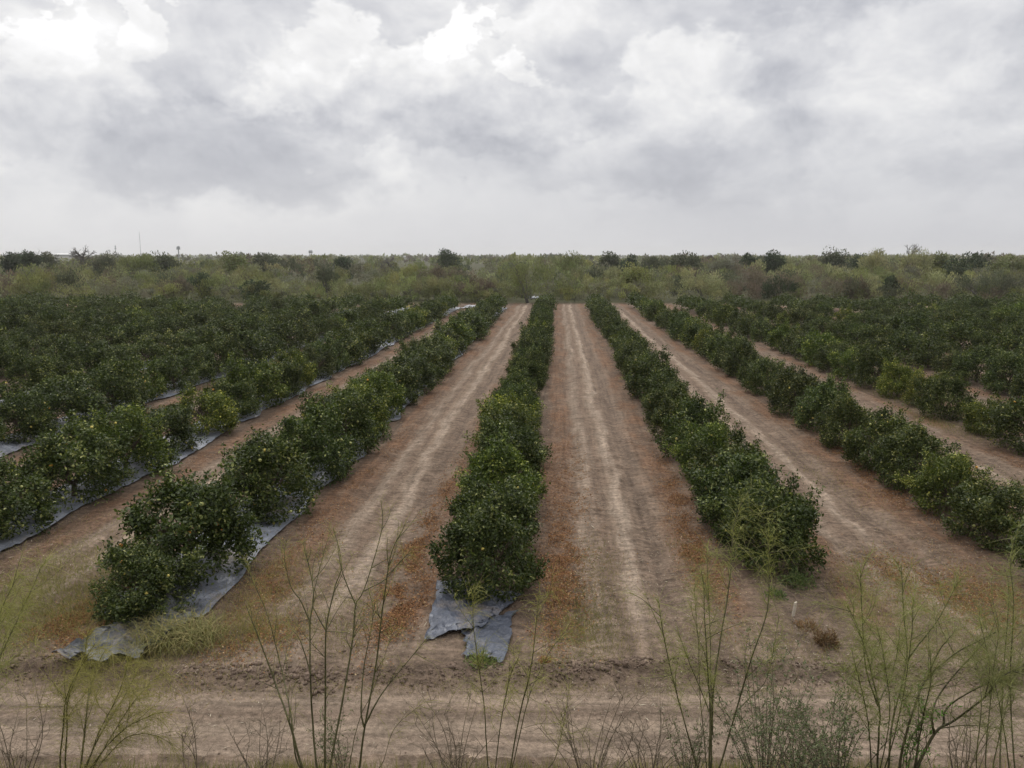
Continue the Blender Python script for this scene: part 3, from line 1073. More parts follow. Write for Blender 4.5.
YG, GG = (1.1, 1.02, .75), (.95, .98, .88)
sapling('tall bare-stemmed sapling with forked green stems left of the middle row', 7.4, 335, [
    (1.3, [(303, 770), (290, 725), (275, 682), (266, 657), (255, 630), (246, 605)]),
    (.9, [(298, 765), (290, 715), (282, 674), (268, 619), (251, 580), (245, 560)]),
    (1.2, [(317, 770), (313, 720), (311, 674), (311, 624), (314, 591), (303, 542)]),
    (.6, [(311, 624), (300, 600), (291, 587), (285, 560), (287, 540)]),
    (.6, [(311, 674), (300, 640), (288, 626)]),
    (1.2, [(324, 770), (325, 700), (326, 631), (335, 587), (341, 566), (333, 528)]),
    (.6, [(326, 631), (318, 615), (313, 600), (322, 560), (331, 530)]),
    (1.2, [(329, 770), (343, 695), (352, 640), (356, 605), (364, 591), (382, 531), (381, 500)]),
    (.6, [(356, 605), (347, 585), (341, 566), (338, 545)]),
    (1.3, [(359, 770), (364, 727), (376, 660), (384, 594), (391, 552), (405, 524)]),
    (.8, [(364, 727), (361, 709), (364, 664), (373, 615), (368, 587)]),
    (.9, [(364, 727), (378, 700), (394, 678), (429, 636)]),
    (.6, [(350, 768), (356, 735), (363, 712), (374, 690), (393, 630)]),
    (.5, [(364, 591), (385, 580), (401, 560), (413, 550)]),
    (.5, [(380, 768), (394, 730), (425, 702)])], 21, .42, (1.1, 1.05, .8), (1, 1, 1), .0115, .08, .22, .4)
sapling('yellow-green feathery sapling at the lower left in front of crumpled plastic', 7.0, 75, [
    (1.0, [(60, 770), (62, 735), (65, 701), (81, 666), (95, 644)]),
    (1.0, [(66, 770), (67, 735), (69, 701), (84, 660), (90, 630)]),
    (1.2, [(81, 770), (86, 735), (89, 706), (95, 679), (106, 649)]),
    (1.1, [(84, 770), (95, 745), (108, 722), (125, 695), (136, 674)]),
    (.9, [(89, 770), (116, 736), (140, 720), (163, 712)]),
    (.8, [(92, 770), (112, 735), (135, 700), (165, 668)]),
    (.8, [(86, 770), (100, 730), (120, 690), (130, 655)]),
    (.7, [(95, 772), (125, 740), (150, 735), (172, 745)])], 22, 2.2, YG, (1.05, 1, .9), .010, .10, .26, .75)
sapling('wispy sapling leaning in from the left frame edge', 6.2, -40, [
    (1.0, [(-45, 772), (-20, 705), (8, 640), (28, 600), (46, 560)]),
    (.9, [(-60, 772), (-35, 690), (-10, 640), (5, 605), (20, 575)]),
    (.8, [(-30, 772), (-12, 700), (0, 660), (14, 625)])], 23, 1.5, (1.1, 1.1, .85), (1, 1, 1), .008, .10, .28, .6)
sapling('slender sapling with upright stems standing before the blue-grey plastic sheet', 7.2, 502, [
    (1.0, [(489, 770), (487, 735), (485, 701), (478, 649), (475, 614), (478, 585)]),
    (.9, [(495, 770), (501, 712), (509, 674), (519, 651)]),
    (1.1, [(509, 770), (520, 712), (531, 671), (536, 628), (539, 592)]),
    (.8, [(512, 770), (528, 701), (540, 672), (553, 647), (572, 630)]),
    (.7, [(550, 765), (561, 733), (569, 687)])], 24, .9, (1.15, 1.12, .8), (1, 1, 1), .0095, .10, .26, .5)
sapling('tall feathery sapling standing before the front right citrus tree', 7.1, 708, [
    (1.0, [(698, 770), (687, 733), (674, 688), (661, 626), (657, 600)]),
    (1.3, [(708, 770), (709, 735), (709, 700), (704, 638), (701, 570)]),
    (1.1, [(711, 768), (711, 718), (711, 673), (710, 614), (707, 546)]),
    (1.0, [(712, 735), (713, 688), (720, 638), (729, 579), (732, 530), (742, 500)]),
    (.7, [(709, 712), (705, 702), (690, 665), (678, 632)]),
    (1.0, [(720, 765), (735, 712), (750, 659), (766, 611), (768, 570), (768, 530)]),
    (.6, [(735, 712), (750, 697), (768, 676), (779, 617)]),
    (.7, [(706, 770), (700, 700), (698, 650), (694, 590)])], 25, 1.15, (1.02, 1.05, .8), (1, 1, 1), .0105, .10, .28, .55)
sapling('bushy many-stemmed sapling with fanning stems at the lower right', 6.9, 885, [
    (1.2, [(877, 770), (878, 735), (878, 706), (862, 641), (847, 606)]),
    (.8, [(878, 706), (866, 668), (862, 614), (861, 568)]),
    (1.2, [(888, 770), (893, 720), (907, 660), (904, 614), (901, 565)]),
    (.8, [(907, 660), (922, 640), (936, 622), (958, 582)]),
    (.7, [(880, 770), (890, 715), (884, 660), (876, 625)]),
    (.8, [(884, 770), (900, 715), (912, 640), (914, 600)]),
    (.9, [(872, 770), (868, 720), (860, 680), (852, 650)]),
    (.7, [(880, 700), (893, 670), (900, 640)])], 26, 1.9, (.98, 1.05, .8), (1, 1, 1), .0105, .10, .28, .6)
sapling('sapling with dark stems arching toward the right frame edge', 6.6, 912, [
    (1.3, [(899, 768), (912, 712), (928, 676), (961, 649), (996, 632)]),
    (.9, [(915, 762), (923, 715), (931, 679), (930, 649)]),
    (1.5, [(915, 770), (934, 733), (955, 720), (983, 698), (999, 679), (1030, 664)]),
    (1.0, [(934, 733), (932, 717), (939, 695), (972, 655), (993, 633)]),
    (.9, [(943, 727), (948, 708), (982, 686), (1030, 668)]),
    (.6, [(928, 676), (940, 650), (955, 630)])], 27, 1.7, GG, (.8, .75, .8), .0115, .10, .26, .5)
sapling('dense grey-green feathery sapling at the right frame edge', 6.3, 1006, [
    (1.0, [(1000, 770), (1003, 680), (1008, 600), (1006, 570)]), (.9, [(985, 770), (990, 690), (998, 620)]), (1.0, [(1016, 770), (1012, 690), (1016, 610), (1012, 560)]),
    (.9, [(1024, 770), (1030, 700), (1034, 620)]), (.8, [(976, 770), (980, 700), (975, 655)]), (.8, [(994, 770), (1010, 700), (1026, 640)]),
    (.8, [(1010, 770), (1000, 700), (988, 650), (980, 610)])], 28, 1.7, (.95, 1.0, .85), (1, 1, 1), .009, .10, .26, .8)

# dry twiggy shrubs and grey-green bushes along the foot of the picture
def twigs(px, D, hgt, spread, n, seed):
    r = np.random.default_rng(seed)
    s = (D - 4.9 * sp) / cp
    bx = (px - CX) / F * D
    b = np.array([-sa * s + ca * bx, ca * s + sa * bx, 0.0])
    b[2] = float(gh(b[0], b[1]))
    tb = Tubes()
    tips = []
    for j in range(n):
        a = r.uniform(0, 6.28)
        e = np.array([math.cos(a) * spread * r.uniform(.3, 1), math.sin(a) * spread * .6 * r.uniform(.3, 1), hgt * r.uniform(.55, 1)])
        C = catmull([(0, 0, -.04), e * .45 + r.normal(size=3) * .05 + np.array([0, 0, .08]), e], 5)
        tb.add(C, .0065, .0015, 5)
        tips.append(C)
        for q in range(7):
            i0 = r.integers(3, len(C))
            dr = unit(np.array([0, 0, .7]) + r.normal(size=3) * .8)
            ln = r.uniform(.08, .3)
            C2 = catmull([C[i0], C[i0] + dr * ln * .5 + r.normal(size=3) * .02, C[i0] + dr * ln + r.normal(size=3) * .03], 3)
            tb.add(C2, .003, .0009, 4)
            tips.append(C2)
            for w_ in range(2):
                d3 = unit(dr + r.normal(size=3) * .7)
                st = C2[r.integers(2, len(C2))]
                tb.add(np.array([st, st + d3 * .05 + r.normal(size=3) * .006, st + d3 * r.uniform(.07, .13)]), .0016, .0007, 3)
    return b, tb, tips


TW = 'leafless brown twig shrubs along the bank'
for (px, D, hg, spd, n, lab) in [
    (15, 7.2, 1.15, .7, 12, 'leafless brown twig shrub at the bottom left corner'), (196, 7.3, 1.18, .22, 4, 'thin lone dry twig plant between two saplings at lower left'),
    (455, 7.5, 1.15, .65, 13, 'leafless brown twig shrub left of the slender upright sapling'), (590, 7.4, 1.22, .7, 14, 'leafless brown twig shrub right of the slender upright sapling'),
    (650, 7.2, 1.10, .6, 11, 'tangled brown twig shrub left of the tall feathery sapling'), (262, 7.6, .95, .5, 9, 'short brown twig shrub below the bare-stemmed sapling'),
    (960, 7.2, 1.15, .6, 11, 'brown twig shrub under the arching dark stems at lower right')]:
    b, tb, tips = twigs(px, D, hg, spd, n, int(px) + 3)
    rt = empty('twig_shrub', b)
    tag(rt, lab, 'shrub', TW)
    obj('branches', tb.mesh('twig_branches', M_TWIG), rt)

SB = 'low grey-green bushes along the bank'
for (px, D, hg, spd, n, dens, colr, lab) in [
    (765, 7.4, 1.6, .65, 17, 50, (1.15, 1.15, 1.05), 'grey-green soft bush right of the tall feathery sapling'),
    (835, 7.1, 1.35, .6, 17, 55, (1.1, 1.15, .95), 'low grey-green bush left of the fanning sapling'),
    (690, 7.6, 1.0, .4, 8, 40, (1, 1, .9), 'small grey-green bush at the foot of the tall feathery sapling'),
    (800, 6.7, .95, .6, 16, 70, (1.2, 1.2, 1.05), 'grey-green leafy bush at the bottom edge between two taller grey-green bushes'),
    (905, 6.8, 1.1, .14, 5, 70, (.9, 1.5, .45), 'bright green leafy sprig under the fanning sapling'),
    (345, 7.8, 1.0, .4, 7, 40, (1, 1, .8), 'small green bush at the foot of the bare-stemmed sapling')]:
    b, tb, tips = twigs(px, D, hg, spd, n, int(px) + 7)
    rt = empty('bush', b)
    tag(rt, lab, 'bush', SB)
    obj('branches', tb.mesh('bush_branches', M_TWIG), rt)
    r = np.random.default_rng(px)
    P, A = [], []
    for C in tips:
        m = max(2, int(dens * np.linalg.norm(C[-1] - C[0]) / .9))
        ii = r.integers(len(C) // 3, len(C), m)
        P.append(C[ii] + r.normal(size=(m, 3)) * .012)
        A.append(unit(C[-1] - C[0])[None] * .6 + r.normal(size=(m, 3)) * .7)
    P, A = np.vstack(P), np.vstack(A)
    V, f = leaf_arrays(P, A, r.normal(size=P.shape), r.uniform(.015, .04, len(P)), r.uniform(.006, .013, len(P)))
    obj('foliage', mesh('bush_foliage', V, f, M_SAGE, np.repeat(np.clip(r.normal(.5, .22, len(P)), 0, 1), 2)), rt, color=colr)

# ------------------------------------------------------------------ brush behind the orchard
OLIVE, OLIVE2, GREY, DARK, LIM, RED, PALE, DKG = (.160, .178, .070), (.198, .202, .092), (.160, .160, .105), (.050, .068, .034), (.215, .225, .080), (.140, .115, .080), (.27, .27, .13), (.092, .102, .060)


def bush_cards(r, Rr, Hh, n, L0, col, style='olive', wr=.32):
    nl = max(5, int(6 + n / 160))
    d = unit(r.normal(size=(nl, 3)))
    d[:, 2] = np.abs(d[:, 2])
    lc = np.array([0, 0, Hh * .5]) + d * np.array([Rr, Rr, Hh * .5]) * r.uniform(.35, .8, (nl, 1))
    lc[:, 2] = np.where(r.random(nl) < .3, lc[:, 2] * .45, lc[:, 2])
    lr = r.uniform(.26, .50, nl) * min(Rr, Hh * .5)
    lcol = np.array(col) * r.uniform(.8, 1.22, (nl, 1)) * r.uniform(.94, 1.06, (nl, 3))
    k = r.integers(0, nl, n)
    q = unit(r.normal(size=(n, 3)))
    P = lc[k] + q * (lr[k] * r.uniform(.2, 1.1, n) ** .5)[:, None]
    P[:, 2] = np.clip(P[:, 2], .05, None)
    if style == 'round':
        A = unit(q + r.normal(size=(n, 3)) * .8)
    else:
        A = unit(unit(P - np.array([0, 0, -.3])) * .7 + np.array([0, 0, .55]) + r.normal(size=(n, 3)) * .45)
    N = unit(r.normal(size=(n, 3)) + np.array([0, -.3, .4]))
    L = L0 * r.uniform(.5, 1.4, n)
    V, f = card_arrays(P, A, N, L, L * wr)
    C = lcol[k] * r.uniform(.75, 1.25, (n, 1))
    return V, f, C


def brush_trunk(r, Rr, Hh, n=6):
    tb = Tubes()
    for j in range(n):
        a = r.uniform(0, 6.28)
        e = np.array([math.cos(a) * Rr * .65, math.sin(a) * Rr * .65, Hh * r.uniform(.6, .9)])
        C = catmull([(r.normal() * .1, r.normal() * .1, -.2), e * .45 + np.array([0, 0, Hh * .08]), e], 4)
        tb.add(C, .03 * Hh ** .6, .008 * Hh ** .6, 5)
        for q in range(3):
            i0 = r.integers(3, len(C))
            e2 = C[i0] + unit(r.normal(size=3) + np.array([0, 0, .8])) * Hh * r.uniform(.1, .25)
            tb.add(np.array([C[i0], (C[i0] + e2) / 2 + r.normal(size=3) * .03 * Hh, e2]), .012 * Hh ** .6, .004 * Hh ** .6, 4)
    return tb


def zpx(py, zc):
    """height of a point seen at row py, depth zc (near the horizon)"""
    return float(pt(512, py, zc)[2])


# (px, depth, top row, width px, colour, style, name, label)
SPEC = [
    (36, 130, 268, 52, LIM, 'olive', 'bush', 'yellow-green spreading bush at the far left behind the orchard'),
    (14, 235, 250, 20, DARK, 'round', 'tree', 'dark round tree on the skyline at the left frame edge'),
    (32, 240, 250, 24, DARK, 'round', 'tree', 'dark bushy tree left of the pale shed roof'),
    (50, 245, 252, 18, DKG, 'round', 'tree', 'small dark tree right beside the pale shed roof'),
    (110, 205, 254, 34, DKG, 'olive', 'tree', 'grey-green tree just right of the bare grey tree'),
    (140, 185, 253, 44, OLIVE, 'olive', 'tree', 'broad olive tree under the tall thin mast'),
    (162, 200, 255, 44, DKG, 'round', 'tree', 'dark grey-green tree below the short pole'),
    (203, 136, 274, 26, DARK, 'olive', 'bush', 'dark reddish bush above the yellow-green citrus at left'),
    (235, 210, 251, 30, OLIVE, 'round', 'tree', 'rounded green tree on the skyline right of the short pole'),
    (268, 230, 254, 40, DKG, 'round', 'tree', 'dark low-domed tree right of the rounded green tree'),
    (257, 127, 279, 30, DARK, 'round', 'bush', 'dark round bush at the orchard edge left of centre'),
    (178, 128, 278, 34, RED, 'olive', 'bush', 'reddish-brown bush at the orchard edge on the left'),
    (328, 131, 262, 22, DKG, 'olive', 'tree', 'narrow dark upright tree left of the twiggy airy tree'),
    (345, 240, 256, 22, DARK, 'round', 'tree', 'small dark tree right of the water tower'),
    (408, 178, 264, 44, LIM, 'olive', 'bush', 'yellow-olive bush left of the dark lone tree'),
    (437, 131, 276, 60, OLIVE2, 'olive', 'bush', 'tawny olive bush in front of the dark lone tree'),
    (449, 270, 250, 30, DARK, 'round', 'tree', 'dark round-crowned tree standing alone above the skyline left of centre'),
    (478, 129, 280, 46, RED, 'olive', 'bush', 'pinkish-brown bush behind the far end of the left rows'),
    (528, 126, 256, 62, OLIVE, 'olive', 'tree', 'large olive tree straight behind the middle row'),
    (571, 190, 254, 40, OLIVE, 'olive', 'tree', 'tall olive tree right of the large tree behind the middle row'),
    (609, 230, 251, 20, DKG, 'round', 'tree', 'pointed grey-green tree on the skyline right of centre'),
    (630, 235, 255, 20, DARK, 'round', 'tree', 'small dark dome tree right of the pointed grey-green tree'),
    (634, 136, 265, 32, LIM, 'round', 'bush', 'bright yellow-green bush right of centre'),
    (655, 215, 256, 34, DKG, 'olive', 'tree', 'grey olive tree behind the bright yellow-green bush'),
    (682, 205, 253, 46, DKG, 'round', 'tree', 'wide dark grey tree on the skyline right of centre'),
    (705, 130, 272, 56, PALE, 'olive', 'bush', 'pale yellow-olive bush behind the first row right of middle'),
    (728, 195, 258, 40, GREY, 'olive', 'tree', 'dull grey tree left of the dark pair of trees'),
    (748, 230, 253, 20, DARK, 'round', 'tree', 'left one of the dark pair of skyline trees'),
    (772, 225, 252, 24, DARK, 'round', 'tree', 'right one of the dark pair of skyline trees'),
    (778, 127, 278, 44, DARK, 'olive', 'bush', 'dark olive bush at the orchard edge right of centre'),
    (797, 140, 271, 18, RED, 'round', 'bush', 'small dark purple-brown bush among pale brush'),
    (832, 225, 249, 36, DKG, 'round', 'tree', 'dark tall tree on the skyline left of the yellow tree'),
    (858, 230, 256, 26, DARK, 'round', 'tree', 'low dark tree between the tall dark and the yellow tree'),
    (875, 190, 250, 34, PALE, 'olive', 'tree', 'pale yellow tree on the skyline at right'),
    (914, 195, 250, 36, PALE, 'olive', 'tree', 'pale olive tree right of the bare crooked tree'),
    (850, 128, 277, 48, RED, 'olive', 'bush', 'reddish-brown bush at the orchard edge on the right'),
    (890, 131, 275, 14, DARK, 'round', 'bush', 'small dark round bush in pale brush at right'),
    (936, 200, 254, 28, OLIVE, 'round', 'tree', 'round olive tree on the skyline right of the pale olive'),
    (968, 190, 253, 52, DARK, 'round', 'tree', 'wide dark green tree near the right frame edge'),
    (985, 127, 272, 84, DKG, 'olive', 'bush', 'wide dark grey bush at the orchard edge far right'),
    (1006, 185, 257, 40, OLIVE, 'round', 'tree', 'olive tree on the skyline at the right frame edge'),
]
for i, (px, zc, top, wpx, col, sty, kind, lab) in enumerate(SPEC):
    r = np.random.default_rng(500 + i)
    g = ground_at(px, zc)
    Hh = zpx(top, zc) * 1.02
    Rr = wpx / 2 * zc / F * 1.05
    n = int(np.clip(2000 * (Rr * Hh / 12) ** .6, 900, 5000))
    V, f, C = bush_cards(r, Rr, Hh, n, (.40 if zc < 180 else .55), col, sty, .26 if sty == 'olive' else .5)
    root = empty('brush_tree' if kind == 'tree' else 'brush_shrub', g)
    tag(root, lab, kind, 'wild brush trees and shrubs beyond the orchard')
    obj('trunk', brush_trunk(r, Rr, Hh).mesh('brush_trunk', M_GREYTWIG if sty == 'olive' else M_BARK), root)
    obj('crown', mesh('brush_crown', V, f, M_BRUSH, col=C), root)

# leafless trees
def bare(px, zc, top, wpx, label, seed, bend=0.0, n=9):
    r = np.random.default_rng(seed)
    g = ground_at(px, zc)
    Hh = zpx(top, zc)
    Rr = wpx / 2 * zc / F
    root = empty('bare_tree', g)
    tag(root, label, 'tree', 'wild brush trees and shrubs beyond the orchard')
    tb, br = Tubes(), Tubes()
    trunk = catmull([(0, 0, -.2), (bend * .2, 0, Hh * .3), (bend, 0, Hh * .62)], 5)
    tb.add(trunk, .022 * Hh, .012 * Hh, 7)

    def grow(p, d, ln, rad, lev):
        q = p + d * ln
        mid = (p + q) / 2 + r.normal(size=3) * ln * .1
        br.add(np.array([p, mid, q]), rad, rad * .6, 4)
        if lev == 0: return
        for j in range(3):
            grow(q if j else mid, unit(d + r.normal(size=3) * .55 + np.array([0, 0, .12])), ln * r.uniform(.6, .8), rad * .6, lev - 1)
    for j in range(n):
        a = r.uniform(0, 6.28)
        d = unit(np.array([math.cos(a) * Rr, math.sin(a) * Rr, Hh * .30]))
        i0 = r.integers(len(trunk) // 2, len(trunk))
        grow(trunk[i0], d, Hh * .145, .17, 3)
    obj('trunk', tb.mesh('bare_trunk', M_GREYTWIG), root)
    obj('branches', br.mesh('bare_branches', M_GREYTWIG), root)


bare(85, 205, 241, 30, 'bare grey twiggy tree rising above the brush at the left', 1, .2, 12)
bare(388, 205, 250, 30, 'airy half-bare tree on the skyline left of the dark lone tree', 2, .3, 10)
bare(903, 205, 241, 16, 'bare crooked tree leaning right above the skyline at right', 3, 1.2, 6)
bare(567, 215, 252, 16, 'twiggy bare treetop behind the tall olive tree', 4, .0, 8)

# the mass of brush, one object per band
PAL = [OLIVE, OLIVE2, OLIVE, OLIVE2, GREY, OLIVE, LIM, GREY, OLIVE2, PALE, DKG, OLIVE, RED]


def brush_band(name, label, n, z0, z1, h0, h1, w0, w1, cards, L0, seed, cap=None, pal=PAL, spread=.5, wr=.32):
    r = np.random.default_rng(seed)
    Vs, Fs, Cs, off = [], [], [], 0
    for j in range(n):
        zc = math.sqrt(r.uniform(z0 * z0, z1 * z1))
        px = r.uniform(-110, 1134)
        g = ground_at(px, zc)
        nz = float(fbm(np.array([g[0] * .03]), np.array([g[1] * .03]), 3)[0])
        Hh = r.uniform(h0, h1) * (1 + .5 * nz)
        if cap: Hh = min(Hh, zpx(cap + r.uniform(0, 4), zc))
        Rr = r.uniform(w0, w1)
        ci = int(np.clip((nz + .5) * len(pal) + r.normal() * 2.2, 0, len(pal) - 1))
        col = np.array(pal[ci]) * r.uniform(.8, 1.2)
        V, f, C = bush_cards(r, Rr, Hh, cards, L0, col, 'olive' if r.random() < .7 else 'round', wr)
        Vs.append(V + g); Fs.append(f + off); Cs.append(C); off += len(V)
    tag(obj(name, mesh(name, np.concatenate(Vs), np.concatenate(Fs), M_BRUSH, col=np.concatenate(Cs))), label, 'brush', kind='stuff')


brush_band('brush_thicket', 'tangled low olive and grey-brown brush just beyond the orchard', 360, 125, 152, 2.2, 4.2, 1.8, 3.6, 520, .40, 60, cap=270, wr=.25)
brush_band('brush_thicket', 'dense olive brush behind the first line of brush', 320, 131, 200, 3.6, 5.8, 2.0, 4.2, 620, .48, 61, cap=262, wr=.26)
brush_band('brush_thicket', 'olive brush filling the middle distance', 380, 200, 340, 4.8, 7.0, 2.6, 5.4, 380, .8, 62, cap=257, wr=.28)
brush_band('distant_treeline', 'hazy far treeline along the horizon', 700, 330, 1100, 5.0, 9.0, 4, 10, 170, 1.7, 63, cap=253, wr=.4)
brush_band('distant_treeline', 'faint farthest treeline on the horizon', 700, 1100, 3600, 6, 11, 10, 26, 60, 5, 64, cap=254, wr=.5)

# ------------------------------------------------------------------ far man-made things on the horizon
def mast(px, zc, top, half, label, name, cat, arms=False):
    g = ground_at(px, zc)
    Ht = zpx(top, zc)
    root = empty(name, g)
    tag(root, label, cat)
    tb = Tubes()
    tb.add(np.array([(0, 0, -1), (0, 0, Ht * .5), (0, 0, Ht)]), half, half * .6, 6)
    obj('pole', tb.mesh(name + '_pole', M_STEEL), root)
    if arms:
        obj('crossarm', boxes(name + '_arm', [(-half * 2.2, half * 2.2, -half, half, Ht * .82, Ht * .82 + half * 2), (-half * 1.8, half * 1.8, -half, half, Ht * .9, Ht * .9 + half * 2)], M_STEEL), root)


mast(141.5, 900, 232, .28, 'tall thin radio mast on the horizon at left', 'radio_mast', 'mast')
mast(179.5, 620, 246, .60, 'short thick pole on the horizon right of the tall mast', 'utility_pole', 'pole', True)
mast(117, 520, 245, .24, 'thin pole on the horizon between bare tree and tall mast', 'utility_pole', 'pole', True)

# small water tower
zc = 1000.0
g = ground_at(311, zc)
root = empty('water_tower', g)
tag(root, 'tiny distant water tower above the horizon left of centre', 'water tower')
top = zpx(250, zc)
tb = Tubes()
for a in (0.8, 2.4, 3.9, 5.5):
    q = Tubes()
    q.add(np.array([(math.cos(a) * 2.4, math.sin(a) * 2.4, -1), (math.cos(a) * 1.9, math.sin(a) * 1.9, top - 3)]), .22, .2, 5)
    obj('leg', q.mesh('tower_leg', M_STEEL), root)
q = Tubes()
q.add(np.array([(0, 0, top - 4), (0, 0, top - 3.6), (0, 0, top - 1.2), (0, 0, top - .2), (0, 0, top)]), 1, 1, 12, radii=np.array([1.2, 2.5, 2.6, 1.8, .1]))
obj('tank', q.mesh('tower_tank', M_STEEL), root)

# long shed with pale roof
zc = 560.0
a0, a1 = ground_at(55, zc), ground_at(80, zc)
root = empty('shed', (a0 + a1) / 2)
root.rotation_euler = (0, 0, YAW)
tag(root, 'long pale-roofed shed on the horizon left of the bare grey tree', 'shed')
hl = float(np.linalg.norm(a1 - a0)) / 2
zt = zpx(253.2, zc)
obj('wall', boxes('shed_wall', [(-hl, hl, 0, 9, 0, zt - 1.2)], M_SHED), root)
V = [(-hl - .4, -.5, zt - 1.2), (hl + .4, -.5, zt - 1.2), (hl + .4, 4.5, zt), (-hl - .4, 4.5, zt), (hl + .4, 9.5, zt - 1.2), (-hl - .4, 9.5, zt - 1.2)]
V += [(a, b, c - .12) for a, b, c in V]
obj('roof', mesh('shed_roof', V, [(0, 1, 2, 3), (3, 2, 4, 5), (9, 8, 7, 6), (11, 10, 8, 9), (0, 6, 7, 1), (5, 4, 10, 11)], M_ROOF), root)

# ------------------------------------------------------------------ haze
HAZE = 0.00014
if HAZE:
    me = boxes('haze', [(-4200, 4200, -40, 4300, -1.0, 46.0)], None)
    nt = NT('haze')
    pv = nt.n('ShaderNodeVolumePrincipled', {'Color': (1.0, .99, .97, 1), 'Density': HAZE, 'Anisotropy': .2})
    o_ = nt.n('ShaderNodeOutputMaterial')
    nt.t.links.new(pv.outputs[0], o_.inputs['Volume'])
    me.materials.append(nt.m)
    tag(obj('haze', me), 'thin pale air haze over the far brush', kind='stuff')

# ------------------------------------------------------------------ sky and sun
SUN_EL, SUN_AZ = 48.0, -14.0      # degrees; azimuth from +Y, negative to the left
world = bpy.data.worlds.new('World')
scene.world = world
world.use_nodes = True
nt = NT('w', world)
tc = nt.n('ShaderNodeTexCoord')
D = tc.outputs['Generated']
sx, sy, sz = nt.n('ShaderNodeSeparateXYZ', {0: D}).outputs
DD = nt.scalev(D, (1.0, 1.0, 1.45))
half = (.5, .5, .5)
w1 = nt.vmath('SUBTRACT', nt.noise(DD, 4.5, 3, .5, 0, True), half)
w2 = nt.vmath('SUBTRACT', nt.noise(DD, 12.0, 4, .55, 0, True), half)
w3 = nt.vmath('SUBTRACT', nt.noise(DD, 30.0, 5, .6, 0, True), half)
pw = nt.vmath('ADD', DD, nt.scalev(w1, (.10, .10, .10)))
big = nt.noise(pw, 3.2, 4, .5)
cl = nt.noise(pw, 6.5, 9, .56)
det = nt.noise(pw, 20.0, 8, .6)
u = nt.math('DIVIDE', sx, nt.math('MAXIMUM', nt.math('ABSOLUTE', sy), .05))
wv = nt.vmath('ADD', nt.scalev(w1, (.18, .18, .10)), nt.vmath('ADD', nt.scalev(w2, (.13, .13, .09)), nt.scalev(w3, (.075, .075, .06))))
wx, wy, wz = nt.n('ShaderNodeSeparateXYZ', {0: wv}).outputs
uu = nt.math('ADD', u, wx)
vv = nt.math('ADD', sz, wz)
up_ = nt.rng(sz, .03, .17, .15, 1.0)


def relief(scale, detail, rough, step, gain):
    # each billow is brighter on the side that faces the hidden sun
    a = nt.noise(pw, scale, detail, rough)
    b = nt.noise(nt.vmath('ADD', pw, (step * .15, 0, step)), scale, detail, rough)
    return nt.math('MULTIPLY', nt.math('SUBTRACT', a, b), gain)


L = nt.math('ADD', .675, nt.math('MULTIPLY', nt.math('SUBTRACT', big, .5), .30))
L = nt.math('ADD', L, nt.math('MULTIPLY', nt.rng(cl, .46, .56), .06))
L = nt.math('ADD', L, nt.math('MULTIPLY', nt.math('SUBTRACT', det, .5), .10))
rel = nt.math('ADD', relief(7.0, 4, .5, .045, .46), relief(15.0, 6, .58, .02, .36))
L = nt.math('ADD', L, nt.math('MULTIPLY', rel, up_))


def cloud(px, py, su, sv, amp, edge=None, grad=0.0):
    global L
    d = unit(pt(px, py, 1.0) - CAMP)
    u0, v0 = float(d[0] / d[1]), float(d[2])
    a = nt.math('DIVIDE', nt.math('SUBTRACT', uu, u0), su / F)
    b = nt.math('DIVIDE', nt.math('SUBTRACT', vv, v0), sv / F)
    e = nt.math('EXPONENT', nt.math('MULTIPLY', nt.math('ADD', nt.math('MULTIPLY', a, a), nt.math('MULTIPLY', b, b)), -1.0))
    if edge:
        e = nt.rng(e, *edge)
    val = amp
    if grad:
        val = nt.math('ADD', amp, nt.math('MULTIPLY', nt.math('MAXIMUM', nt.math('MINIMUM', b, 1.0), -1.0), grad))
    L = nt.math('ADD', L, nt.math('MULTIPLY', e, val))


# broad light and dark regions
for q in [(700, 130, 330, 110, -0.037), (40, 50, 120, 80, .15), (300, 60, 120, 50, .13), (450, 40, 80, 50, .14), (530, 75, 80, 50, .10), (700, 15, 90, 30, -0.031), (90, 225, 200, 40, .06), (300, 200, 160, 20, .05), (860, 215, 220, 50, -0.031)]:
    cloud(*q)
# single clouds: soft grey bases and lit tops with firm edges
for q in [(225, 152, 165, 50, -0.15, (.25, .60), .06), (470, 132, 90, 30, -0.043, (.3, .58), .06), (610, 152, 120, 34, -0.037, (.3, .58), .04), (840, 165, 200, 40, -0.031, (.3, .6), .04),
          (10, 108, 60, 38, -0.062, (.3, .6), .03), (190, 62, 70, 34, -0.068, (.3, .52), .07), (690, 88, 66, 48, .09, (.30, .54), .11), (925, 72, 80, 64, .08, (.30, .54), .10), (405, 92, 66, 38, .05, (.30, .54), .13),
          (330, 48, 38, 36, .12, (.30, .56), .09), (440, 32, 24, 30, .24, (.30, .62), .0), (520, 76, 34, 24, .14, (.34, .55), .06), (25, 48, 54, 36, .13, (.34, .52), .10), (120, 28, 44, 24, .12, (.34, .52), .08),
          (560, 36, 64, 38, .03, (.30, .56), .09), (800, 58, 54, 32, .02, (.30, .56), .08), (365, 170, 50, 24, .06, (.34, .52), .06), (790, 34, 48, 22, .02, (.30, .56), .06), (250, 95, 60, 24, .02, (.30, .56), .09),
          (600, 100, 50, 26, .0, (.30, .56), .08), (480, 12, 40, 22, -0.062, (.34, .5), .04), (390, 18, 40, 22, -0.050, (.34, .5), .05)]:
    cloud(*q)
hz = nt.rng(sz, .11, .0)
Lh = nt.math('SUBTRACT', .675, nt.math('MULTIPLY', u, .13))
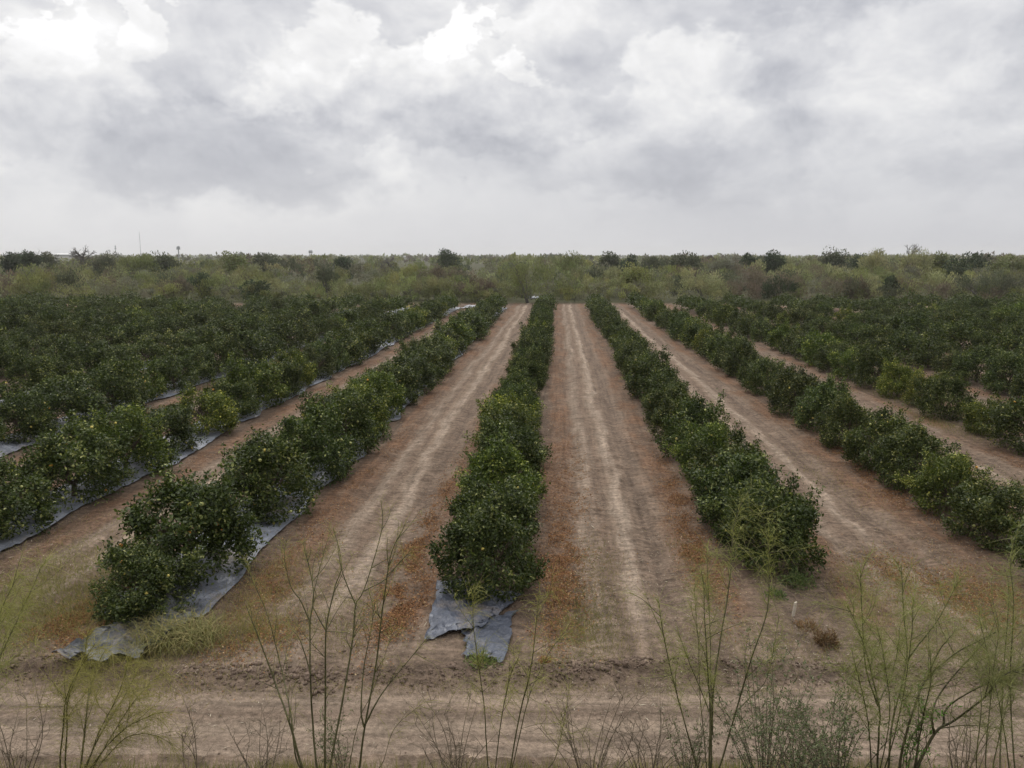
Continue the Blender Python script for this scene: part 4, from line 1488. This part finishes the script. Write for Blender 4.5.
L = nt.math('ADD', nt.math('MULTIPLY', L, nt.math('SUBTRACT', 1.0, nt.math('MULTIPLY', hz, .8))), nt.math('MULTIPLY', Lh, nt.math('MULTIPLY', hz, .8)))
# clouds brighter higher up; boost added above the frame to light the scene more
L = nt.math('ADD', L, nt.math('MULTIPLY', nt.rng(sz, .30, .85), .95))
L = nt.math('MAXIMUM', L, .15)
tintc = nt.ramp(L, [(.42, (.93, .955, 1.07)), (.66, (.972, .98, 1.03)), (.88, (1, .995, .995))])
colr = nt.mix(1.0, tintc, nt.n('ShaderNodeCombineXYZ', {0: L, 1: L, 2: L}).outputs[0], 'MULTIPLY')
sky = nt.n('ShaderNodeTexSky', sky_type='NISHITA', sun_disc=False, sun_elevation=R(SUN_EL), sun_rotation=R(SUN_AZ), air_density=1.0, dust_density=2.0)
STR = .1
mixc = nt.mix(.96, sky.outputs[0], nt.vmath('MULTIPLY', colr, (1 / STR,) * 3))
bg = nt.n('ShaderNodeBackground', {'Color': mixc, 'Strength': STR})
wo = nt.n('ShaderNodeOutputWorld')
nt.t.links.new(bg.outputs[0], wo.inputs[0])
world.cycles.sampling_method = 'MANUAL'
world.cycles.sample_map_resolution = 512

sd = bpy.data.lights.new('sun', 'SUN')
sd.energy = 1.5
sd.angle = R(10)
sd.color = (1.0, .96, .90)
so = bpy.data.objects.new('sun', sd)
dv = Vector((math.sin(R(SUN_AZ)) * math.cos(R(SUN_EL)), math.cos(R(SUN_AZ)) * math.cos(R(SUN_EL)), math.sin(R(SUN_EL))))
so.rotation_euler = dv.to_track_quat('Z', 'Y').to_euler()
so.location = (0, 0, 60)
COL.objects.link(so)

vs = scene.view_settings
vs.view_transform = 'Standard'
vs.look = 'None'
vs.gamma = 1.0
vs.exposure = 0.0
vs.use_curve_mapping = False
scene.display_settings.display_device = 'sRGB'
scene.cycles.use_denoising = True
scene.cycles.max_bounces = 5
scene.cycles.diffuse_bounces = 3
scene.cycles.glossy_bounces = 2
scene.cycles.transmission_bounces = 2
scene.cycles.volume_bounces = 0
